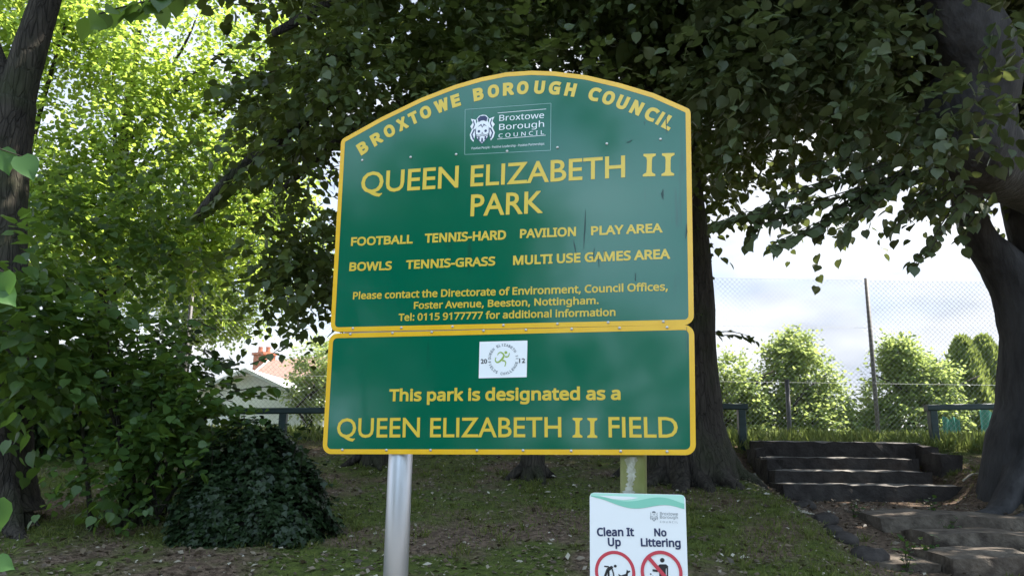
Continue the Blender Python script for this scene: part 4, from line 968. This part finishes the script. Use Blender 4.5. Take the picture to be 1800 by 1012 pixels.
# ------------------------------------------------------------------ steps, slabs, stones
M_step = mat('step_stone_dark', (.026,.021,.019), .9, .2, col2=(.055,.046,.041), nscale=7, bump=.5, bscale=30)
M_tread = mat('skylit_tread', (.09,.08,.072), .85, .25, col2=(.22,.20,.18), nscale=9, bump=.4, bscale=30)  # sky light on the treads, painted in as a paler top-face colour
M_slab = mat('slab_stone', (.040,.030,.023), .9, .2, col2=(.14,.112,.086), nscale=5, bump=.6, bscale=25)
def rough_block(lo, hi, jit=.008, yaw=0, seg=.12):
    """box with subdivided, slightly irregular faces"""
    lo = np.array(lo, float); hi = np.array(hi, float); n = np.maximum(1, np.minimum(24, ((hi-lo)/seg).astype(int)+1))
    pts = {}; V = []; Fc = []
    def vid(i, j, k):
        if (i,j,k) not in pts:
            p = lo + (hi-lo)*np.array([i,j,k])/n; c = (lo+hi)/2
            edge_ = sum([i in (0,n[0]), j in (0,n[1]), k in (0,n[2])])
            p = p + rng.normal(size=3)*jit*(.8 if edge_ < 2 else 1.2) - (np.sign(p-c)*.008*(edge_ >= 2))
            pts[(i,j,k)] = len(V); V.append(p)
        return pts[(i,j,k)]
    for ax in range(3):
        o1, o2 = (ax+1) % 3, (ax+2) % 3
        for sgn in (0, n[ax]):
            for a in range(n[o1]):
                for b in range(n[o2]):
                    q = []
                    for da, db in ((0,0),(1,0),(1,1),(0,1)):
                        t = [0,0,0]; t[ax] = sgn; t[o1] = a+da; t[o2] = b+db; q.append(vid(*t))
                    Fc.append(q if sgn else q[::-1])
    V = np.array(V)
    if yaw:
        c = (lo+hi)/2; x = V[:,0]-c[0]; y = V[:,1]-c[1]; V[:,0] = c[0]+x*math.cos(yaw)-y*math.sin(yaw); V[:,1] = c[1]+x*math.sin(yaw)+y*math.cos(yaw)
    return V, Fc
sx0 = P(1377, 850, 7.9)[0]; sx1 = P(1700, 850, 7.9)[0]
stp = empty('steps', ((sx0+sx1)/2, 7.9, 1.0), 'flight of four dark stone steps up to the court', 'steps')
lev = [(7.92, P(1500,851,7.92)[2]), (8.22, P(1500,826.5,8.22)[2]), (8.52, P(1500,804,8.52)[2]), (8.9, P(1500,776,8.9)[2])]
for i, (yf, zt) in enumerate(lev):
    xa, xb = [(sx0,sx1+.03),(sx0+.02,sx1-.16),(sx0+.02,sx1-.12),(P(1342,776,8.9)[0],P(1622,776,8.9)[0])][i]
    V, Fc = rough_block((xa, yf, zt-.34), (xb, yf+.46 if i < 3 else yf+.8, zt), .005); 
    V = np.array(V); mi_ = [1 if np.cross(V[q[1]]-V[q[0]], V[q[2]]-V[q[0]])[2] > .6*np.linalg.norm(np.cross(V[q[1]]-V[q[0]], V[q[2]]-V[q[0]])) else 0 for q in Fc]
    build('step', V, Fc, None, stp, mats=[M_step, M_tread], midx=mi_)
for xa, xb, yf, za, zb2 in [(1652,1692,8.35,.95,P(1670,797,8.35)[2]),(1622,1654,8.75,1.1,P(1640,783,8.75)[2]),(1346,1377,8.40,.95,P(1360,805,8.4)[2]),(1330,1346,8.75,1.05,P(1335,787,8.75)[2])]:
    a = P(xa, 800, yf)[0]; b = P(xb, 800, yf)[0]; V, Fc = rough_block((a, yf, za), (b, yf+.4, zb2), .006); build('side_block', V, Fc, M_step, stp)
def slab(x0_, x1_, yf, yb, yaw, label, th=.09, pyf=None):
    a = P(x0_, pyf, yf); b = P(x1_, pyf, yf); zt = a[2]
    V, Fc = rough_block((a[0], yf, zt-th-.15), (b[0], yb, zt), .005, yaw, .2)
    c = V.mean(0); V[:,2] += .008*np.sin(V[:,0]*4)+.006*np.sin(V[:,1]*9+V[:,0]*7)
    o = build('stone_slab', V, Fc, M_slab, None, origin=(c[0], c[1], zt)); tag(o, label, 'slab', 'worn stone slabs of the path')
slab(1545, 1830, 6.5, 7.2, .03, 'long worn stone slab nearest below the steps', .1, 905)
slab(1668, 1850, 5.25, 5.8, .05, 'stone slab in the bottom right corner of the path', .1, 976)
slab(1535, 1660, 5.35, 5.9, -.1, 'cracked stone slab beside the corner slab of the path', .08, 984)
slab(1640, 1840, 5.9, 6.4, .02, 'sunken stone slab midway down the path', .05, 938)
def boulder(px, d, py, r, label):
    q = P(px, py, d); g = float(gz(q[0], q[1])); n1, n2 = 18, 10; V = []; ph = rng.random(6)*6
    for j in range(n2+1):
        for i in range(n1):
            a = i/n1*6.283; e = -math.pi/2 + j/n2*math.pi; d_ = np.array([math.cos(a)*math.cos(e), math.sin(a)*math.cos(e), math.sin(e)])
            k = 1 + .13*math.sin(3*d_[0]+ph[0]+2*d_[2]) + .12*math.sin(4*d_[1]+ph[1]) + .08*math.sin(7*d_[0]+ph[2]+5*d_[1]) + rng.normal()*.045
            V.append(np.array([q[0], q[1], g+r*.15]) + d_*np.array([r*1.25, r, r*.75])*k)
    o = build('edging_stone', V, [(j*n1+i, j*n1+(i+1) % n1, (j+1)*n1+(i+1) % n1, (j+1)*n1+i) for j in range(n2) for i in range(n1)], M_step, None, smooth=True, origin=(q[0], q[1], g))
    tag(o, label, 'stone', 'rough stones edging the path')
boulder(1410, 7.3, 865, 0.082, 'rough edging stone closest to the bottom step')
boulder(1446, 6.7, 893, 0.088, 'rough edging stone with a pale twig beside it')
boulder(1482, 6.0, 930, 0.095, 'largest rough edging stone, midway down the path edge')
boulder(1530, 5.5, 965, 0.102, 'rough edging stone nearest the camera beside the grass')
boulder(1462, 6.4, 905, 0.068, 'smallest low edging stone, between twig stone and largest stone')

# ------------------------------------------------------------------ house and pale building
M_brick = mat('house_brick', (.32,.11,.06), .85, .2, col2=(.42,.16,.09), nscale=20); M_tile = mat('roof_tile', (.34,.19,.14), .8, .2, col2=(.46,.28,.21), nscale=6, stretch=(1,1,9), bump=.3)
M_dark = mat('gable_slate', (.05,.055,.06), .8, .3); M_pale = mat('pale_render', (.66,.67,.65), .85, .2, col2=(.76,.77,.75), nscale=2); M_roofg = mat('pale_sheet_roof', (.55,.55,.55), .8, .3)
M_glass = mat('window_glass', (.05,.06,.07), .1, .5)
HD = 38.0; hb = P(470, 770, HD); hb[2] = 1.4
hs = empty('brick_house', hb, 'distant brick house with orange chimney and red tiled roof', 'house')
yaw = R(-38)
def hf(x, y, z): return np.array([hb[0] + x*math.cos(yaw) - y*math.sin(yaw), hb[1] + x*math.sin(yaw) + y*math.cos(yaw), z])
zr = P(455, 636, HD)[2]; ze = P(455, 684, HD)[2]; wg = 1.6
V = [hf(0,-wg,1.3),hf(0,wg,1.3),hf(0,wg,ze),hf(0,0,zr-.06),hf(0,-wg,ze), hf(7,-wg,1.3),hf(7,wg,1.3),hf(7,wg,ze),hf(7,0,zr-.06),hf(7,-wg,ze)]
build('wall', V, [(0,4,3,2,1),(5,6,7,8,9),(0,5,9,4),(1,2,7,6)], M_brick, hs)
V = [hf(-.01,-wg*.86,ze+.15),hf(-.01,wg*.86,ze+.15),hf(-.01,0,zr-.12)]; V += [p + (hf(-.06,0,0)-hf(0,0,0)) for p in V]
build('gable_panel', V, [(3,5,4),(0,1,2),(0,3,4,1),(1,4,5,2),(2,5,3,0)], M_dark, hs)
mb = MB()
for sg in (-1, 1):
    a = [hf(-.3,0,zr),hf(7.2,0,zr),hf(7.2,sg*(wg+.3),ze-.25),hf(-.3,sg*(wg+.3),ze-.25)]; b = [p+np.array([0,0,.09]) for p in a]
    mb.add(a+b, [(0,1,2,3),(4,7,6,5),(0,4,5,1),(1,5,6,2),(2,6,7,3),(3,7,4,0)])
roof = mb.build('roof', M_tile, hs)
mb = MB()
for sg in (-1, 1):
    a = [hf(-.36,0,zr-.02),hf(-.30,0,zr-.02),hf(-.30,sg*(wg+.3),ze-.27),hf(-.36,sg*(wg+.3),ze-.27)]; b = [p+np.array([0,0,.2]) for p in a]
    mb.add(a+b, [(0,1,2,3),(4,7,6,5),(0,4,5,1),(1,5,6,2),(2,6,7,3),(3,7,4,0)])
mb.build('bargeboard', M_white, hs)
cbx = P(457, 640, HD); c0_ = np.array([cbx[0], HD+.6]); zc = P(457, 622, HD)[2]
mb = MB(); mb.box((c0_[0]-.42,c0_[1]-.35,ze), (c0_[0]+.42,c0_[1]+.35,zc), yaw); mb.box((c0_[0]-.49,c0_[1]-.42,zc), (c0_[0]+.49,c0_[1]+.42,zc+.12), yaw)
ch = mb.build('chimney', M_brick, hs)
for dx in (-.22, .16):
    mb = MB(); mb.tube([(c0_[0]+dx,c0_[1],zc+.11),(c0_[0]+dx,c0_[1],zc+.3),(c0_[0]+dx,c0_[1],zc+.42)], [.13,.11,.12], 10); mb.build('chimney_pot', M_brick, ch)
mb = MB(); a_ = P(478, 640, HD+4); zr2 = P(520, 641, HD+4)[2]; ze2 = P(520, 690, HD+4)[2]
V = [(a_[0],HD+4,ze2),(a_[0]+6,HD+4,ze2),(a_[0]+6,HD+6.5,zr2),(a_[0],HD+6.5,zr2)]; V = V + [(x,y,z+.1) for x,y,z in V]
mb.add(V, [(0,3,2,1),(4,5,6,7),(0,1,5,4),(1,2,6,5),(2,3,7,6),(3,0,4,7)]); mb.build('rear_roof', M_tile, hs)
mb = MB(); mb.box((a_[0]+.2,HD+4.3,1.3), (a_[0]+5.8,HD+8.5,ze2+.02)); mb.build('rear_wall', M_brick, hs)

BD = 21.0; apx = P(436, 651, BD); eav = P(585, 723, BD); bx0 = 2*apx[0]-eav[0]; bb = np.array([apx[0], BD, 1.45])
pb = empty('pale_clubhouse', bb, 'low pale gabled building behind the green rail', 'building')
zA, zE = apx[2], eav[2]
V = [(bx0+.25,BD,1.3),(eav[0]-.25,BD,1.3),(eav[0]-.25,BD,zE+.05),(apx[0],BD,zA-.08),(bx0+.25,BD,zE+.05)]; V += [(x,y+6,z) for x,y,z in V]
build('wall', V, [(0,1,2,3,4),(9,8,7,6,5),(1,6,7,2),(4,9,5,0)], M_pale, pb)
mb = MB()
for xe in (bx0, eav[0]):
    a = [(apx[0],BD-.25,zA-.05),(xe,BD-.25,zE-.05),(xe,BD+6.2,zE-.05),(apx[0],BD+6.2,zA-.05)]; b = [(x,y,z+.1) for x,y,z in a]
    mb.add(a+b, [(0,1,2,3),(4,7,6,5),(0,4,5,1),(1,5,6,2),(2,6,7,3),(3,7,4,0)])
mb.build('roof', M_roofg, pb)
q0 = P(533, 693, BD-.02); q1 = P(548, 768, BD-.02)
mb = MB(); mb.box((q0[0],BD-.05,1.45), (q1[0],BD+.02,q0[2]-.1)); win = mb.build('door', M_roofg, pb)
mb = MB(); mb.box((q0[0]+.05,BD-.06,1.9), (q1[0]-.05,BD-.048,q0[2]-.18)); mb.build('pane', M_glass, win)
mb = MB(); mb.box((q0[0]-.05,BD-.04,1.45), (q0[0]-.001,BD+.02,q0[2]-.06)); mb.box((q1[0]+.001,BD-.04,1.45), (q1[0]+.05,BD+.02,q0[2]-.06)); mb.build('frame', M_white, win)

# two slim trunks and a stump in the shade behind the sign
def slim(px, py, d, r, label):
    b = P(px, py, d); b[2] = gz(b[0], b[1]); e = empty('tree_stump', b, label, 'stump')
    mb = MB(); mb.tube([b+[0,0,-.1], b+[0,0,.05], b+[.01,0,.3], b+[.0,.02,.62]], [r*1.6,r*1.25,r,r*.92], 14, .1, sub=3)
    for k in range(4):
        a = k*1.57+.4; mb.tube([b+[math.cos(a)*r*.6,math.sin(a)*r*.6,.12], b+[math.cos(a)*r*1.9,math.sin(a)*r*1.9,.02], b+[math.cos(a)*r*3,math.sin(a)*r*3,-.06]], [r*.5,r*.35,r*.1], 8, .15, sub=3)
    mb.build('trunk', M_bark, e, smooth=True)
slim(934, 836, 7.7, .11, 'old tree stump just below the middle of the big sign')
slim(655, 818, 8.3, .12, 'dark tree stump left of the silver post')

# ------------------------------------------------------------------ grass, litter, weeds, twigs
def visible_xy(n, y0, y1, x0=-6.2, x1=6.2):
    y = rng.uniform(y0, y1, n); x = rng.uniform(-.72, .72, n)*y; return x, y
def grass(name, n, y0, y1, hmin, hmax, material, dens, wd_=.10):
    x, y = visible_xy(n, y0, y1); k = rng.random(n) < dens(x, y); x, y = x[k], y[k]; n = len(x)
    o = np.stack([x, y, gz(x, y)-.004], 1); h = hmin + (hmax-hmin)*rng.random(n)**1.6
    ax = norm(np.stack([rng.normal(size=n)*.55, rng.normal(size=n)*.55, np.ones(n)], 1)); nm = norm(rng.normal(size=(n,3))); nm = norm(nm - ax*np.sum(nm*ax,1)[:,None])
    f = Foliage(); f.leaves(o, ax, nm, h, wd_*(.6+.8*rng.random(n))); g = f.build(name, material, None, BLADE, BLADEF); tag(g, kind='stuff'); return g
_patch = lambda x, y: wob(x*1.1+3, y*1.5) + .5*wob(x*3.1, y*3.3)
def dens_bank(x, y):
    m = sm(-.25, .35, _patch(x, y) - .02 + .65*sm(.9, 2.0, x)*(1-sm(7.3, 8, y)) - .15*sm(1.2, -.4, x)*sm(-1.6,-.4,x)*0)
    near_ct = np.exp(-(((x-tp[0][0])/1.0)**2 + ((y-7.8)/.7)**2)); return np.clip((.03 + .97*m)*(1-pathmask(x, y)*.97)*(1-.85*near_ct), 0, 1)
gr = grass('grass', 100000, 3.6, 9.6, .02, .055, M_grass, dens_bank); tag(gr, 'short patchy grass on the shaded bank', 'grass')
g2 = grass('tall_grass', 110000, 9.3, 14.5, .03, .27, M_hay, lambda x, y: np.where((x > 1.5) | (x < -3), .9, .35)*sm(-.35,.5,wob(x*2.3,y*2.1)+.35*wob(x*5,y*5)+.25*sm(9.5,12,y)), .026); tag(g2, 'sunlit rough grass along the foot of the tall fence', 'grass')
def tufts(n, y0, y1):
    x, y = visible_xy(n, y0, y1); k = rng.random(n) < dens_bank(x, y)**.7; x, y = x[k], y[k]; m = 26
    X = np.repeat(x, m) + rng.normal(size=len(x)*m)*.022; Y = np.repeat(y, m) + rng.normal(size=len(x)*m)*.022; h = np.repeat(.03+.045*rng.random(len(x)), m)*(.5+.7*rng.random(len(X)))
    o = np.stack([X, Y, gz(X, Y)-.004], 1); ax = norm(np.stack([(X-np.repeat(x, m))*14 + rng.normal(size=len(X))*.3, (Y-np.repeat(y, m))*14 + rng.normal(size=len(X))*.3, np.ones(len(X))], 1))
    nm = norm(rng.normal(size=(len(X),3))); nm = norm(nm - ax*np.sum(nm*ax,1)[:,None]); f = Foliage(); f.leaves(o, ax, nm, h, .055); return f.build('grass_tufts', M_grass, None, BLADE, BLADEF)
tf_ = tufts(1000, 3.6, 9.3); tag(tf_, 'longer grass tufts standing up from the shaded bank', 'grass', kind='stuff')
n = 24000; x, y = visible_xy(n, 3.6, 9.3); k = rng.random(n) < (.42+.58*sm(.3, -.4, _patch(x, y))); x, y = x[k], y[k]; n = len(x)
o = np.stack([x, y, gz(x, y)+.006+.018*rng.random(n)**2], 1); a = rng.uniform(0, 6.283, n); ax = norm(np.stack([np.cos(a), np.sin(a), rng.normal(size=n)*.3], 1)); nm = norm(np.array([0,0,1.0]) + rng.normal(size=(n,3))*.45); nm = norm(nm - ax*np.sum(nm*ax,1)[:,None])
f = Foliage(); f.leaves(o, ax, nm, .016 + .05*rng.random(n)**2, .8); lit = f.build('leaf_litter', M_litter, None, LEAF4, LEAF4F); tag(lit, 'dead leaves and pale chips scattered over the bare soil', 'leaf litter', kind='stuff')
def weed(px, d, h, label):
    q = P(px, 900, d); b = np.array([q[0], q[1], gz(q[0], q[1])]); e = empty('weed', b, label, 'weed', 'weeds growing on the path'); f = Foliage()
    for k in range(5):
        t = b + np.array([rng.normal()*h*.35, rng.normal()*h*.3, h*(.6+.5*rng.random())]); f.chain([b, (b+t)/2+[0,0,.02], t], .045, .03, droop=.2, r=.003)
    f.build('foliage', M_leafshrub, e)
weed(1585, 5.3, .22, 'leggy weed beside the nearest edging stone'); weed(1640, 7.0, .16, 'low weed on the slab below the steps'); weed(1660, 6.4, .14, 'weed sprouting in front of the long worn slab'); weed(1500, 6.9, .12, 'small weed between twig stone and bottom step')
weed(1630, 5.6, .16, 'weed between the two corner slabs')
M_stick = mat('pale_stick', (.30,.27,.22), .8, .2, col2=(.42,.38,.32), nscale=30)
def stick(pts, r, label):
    q = PP(pts); q[:,2] = gz(q[:,0], q[:,1]) + r; c = q.mean(0); mb = MB(); mb.tube(q, r, 7, .15, sub=3); o = mb.build('fallen_stick', M_stick, None, smooth=True, origin=tuple(c)); tag(o, label, 'stick', 'sticks lying on the ground')
stick([(1690,818,8.0),(1708,820,8.0),(1724,824,7.9)], .011, 'straight pale stick on the soil right of the steps')
stick([(1402,884,6.8),(1412,882,6.8),(1430,880,6.9),(1434,884,6.8)], .009, 'bent pale twig beside the edging stone')
stick([(213,978,4.6),(226,984,4.5),(242,986,4.5)], .007, 'thin pale stick on the grass at lower left')
stick([(1736,826,7.9),(1742,834,7.7),(1750,838,7.6)], .008, 'short curved pale stick by the forked trunk roots')

# ------------------------------------------------------------------ across the road (mirrored in the glossy sign, except the unseen right-hand trees)
def street_tree(x, y, h, r, label):
    b = np.array([x, y, -.1]); e = empty('street_tree', b, label, 'tree', 'trees across the road mirrored in the sign')
    limb(e, [b, b+[0,0,h*.4], b+[.2,0,h*.8]], [.2,.15,.05], M_bark, 10, .06, name='trunk'); f = Foliage()
    for i in range(110):
        q = b + np.array([0,0,h*.55]) + norm(rng.normal(size=3))*np.array([r,r,h*.42])*(.3+.7*rng.random()); f.clump(q, .7, 14, .20, k=7, ln=.7)
    f.build('crown', M_leafshrub, e)
for k, (x, y, h, r, lb_) in enumerate([(-9.0,-11,10,2.6,'tall tree across the road reflected at the left of the sign'),(-14,-10,11,3.4,'big tree across the road reflected at the far left of the sign'),(-12,-15,12,3.4,'tallest tree across the road behind two others'),
        (-20,-8,11,3.6,'wide tree across the road furthest to the left'),(3.2,-12,9,3.0,'unseen round tree added directly behind the viewer to dim the sign'),(9.5,-11,10,3.4,'unseen tree added behind the viewer to the right to dim the sign'),(16,-8,11,3.6,'unseen wide tree added furthest to the right to dim the sign')]):  # last three are unseen, added to cut the light reaching the sign
    street_tree(x, y, h, r, lb_)
def refl(px, py, Y):
    a = uv(px, py); q = SO + SU*a[0] + SZ*a[1]; d = norm(q - CAM); r = d - 2*d.dot(SN)*SN; return q + r*((Y - q[1])/r[1])
pts_ = [refl(px, py, -11.5) for px, py in [(1030,168),(1050,205),(1068,235),(1008,160),(985,172),(955,140),(990,385),(962,420),(935,455),(1000,500),(1015,540),(1085,535),(930,350),(900,300),(880,240),(910,200),(900,400),(1030,585),(1080,620),(1120,650),(960,560)]]
b_ = np.array([pts_[0][0]*.5 + pts_[7][0]*.5 - .6, -11.5, -.1]); yt = empty('street_tree', b_, 'young thin tree across the road mirrored as dark blotches in the sign', 'tree', 'trees across the road mirrored in the sign')
limb(yt, [b_, b_+[0,0,2.5], b_+[.1,0,5]], [.09,.07,.03], M_bark, 10, .06, name='trunk'); f = Foliage()
for q in pts_: f.clump(q, (.42,.4,.42), 16, .13, k=7, ln=.4)
f.build('crown', M_leafshrub, yt)
hedge_e = empty('roadside_hedge', (0,-13,-.1), 'clipped hedge across the road reflected along the bottom of the sign', 'hedge'); f = Foliage()
for i in range(300): f.clump((rng.uniform(-16, 12), -13 + rng.normal()*.3, rng.uniform(.1, 4.3)), .5, 12, .2, k=6, ln=.5)
f.build('foliage', M_leafshrub, hedge_e)
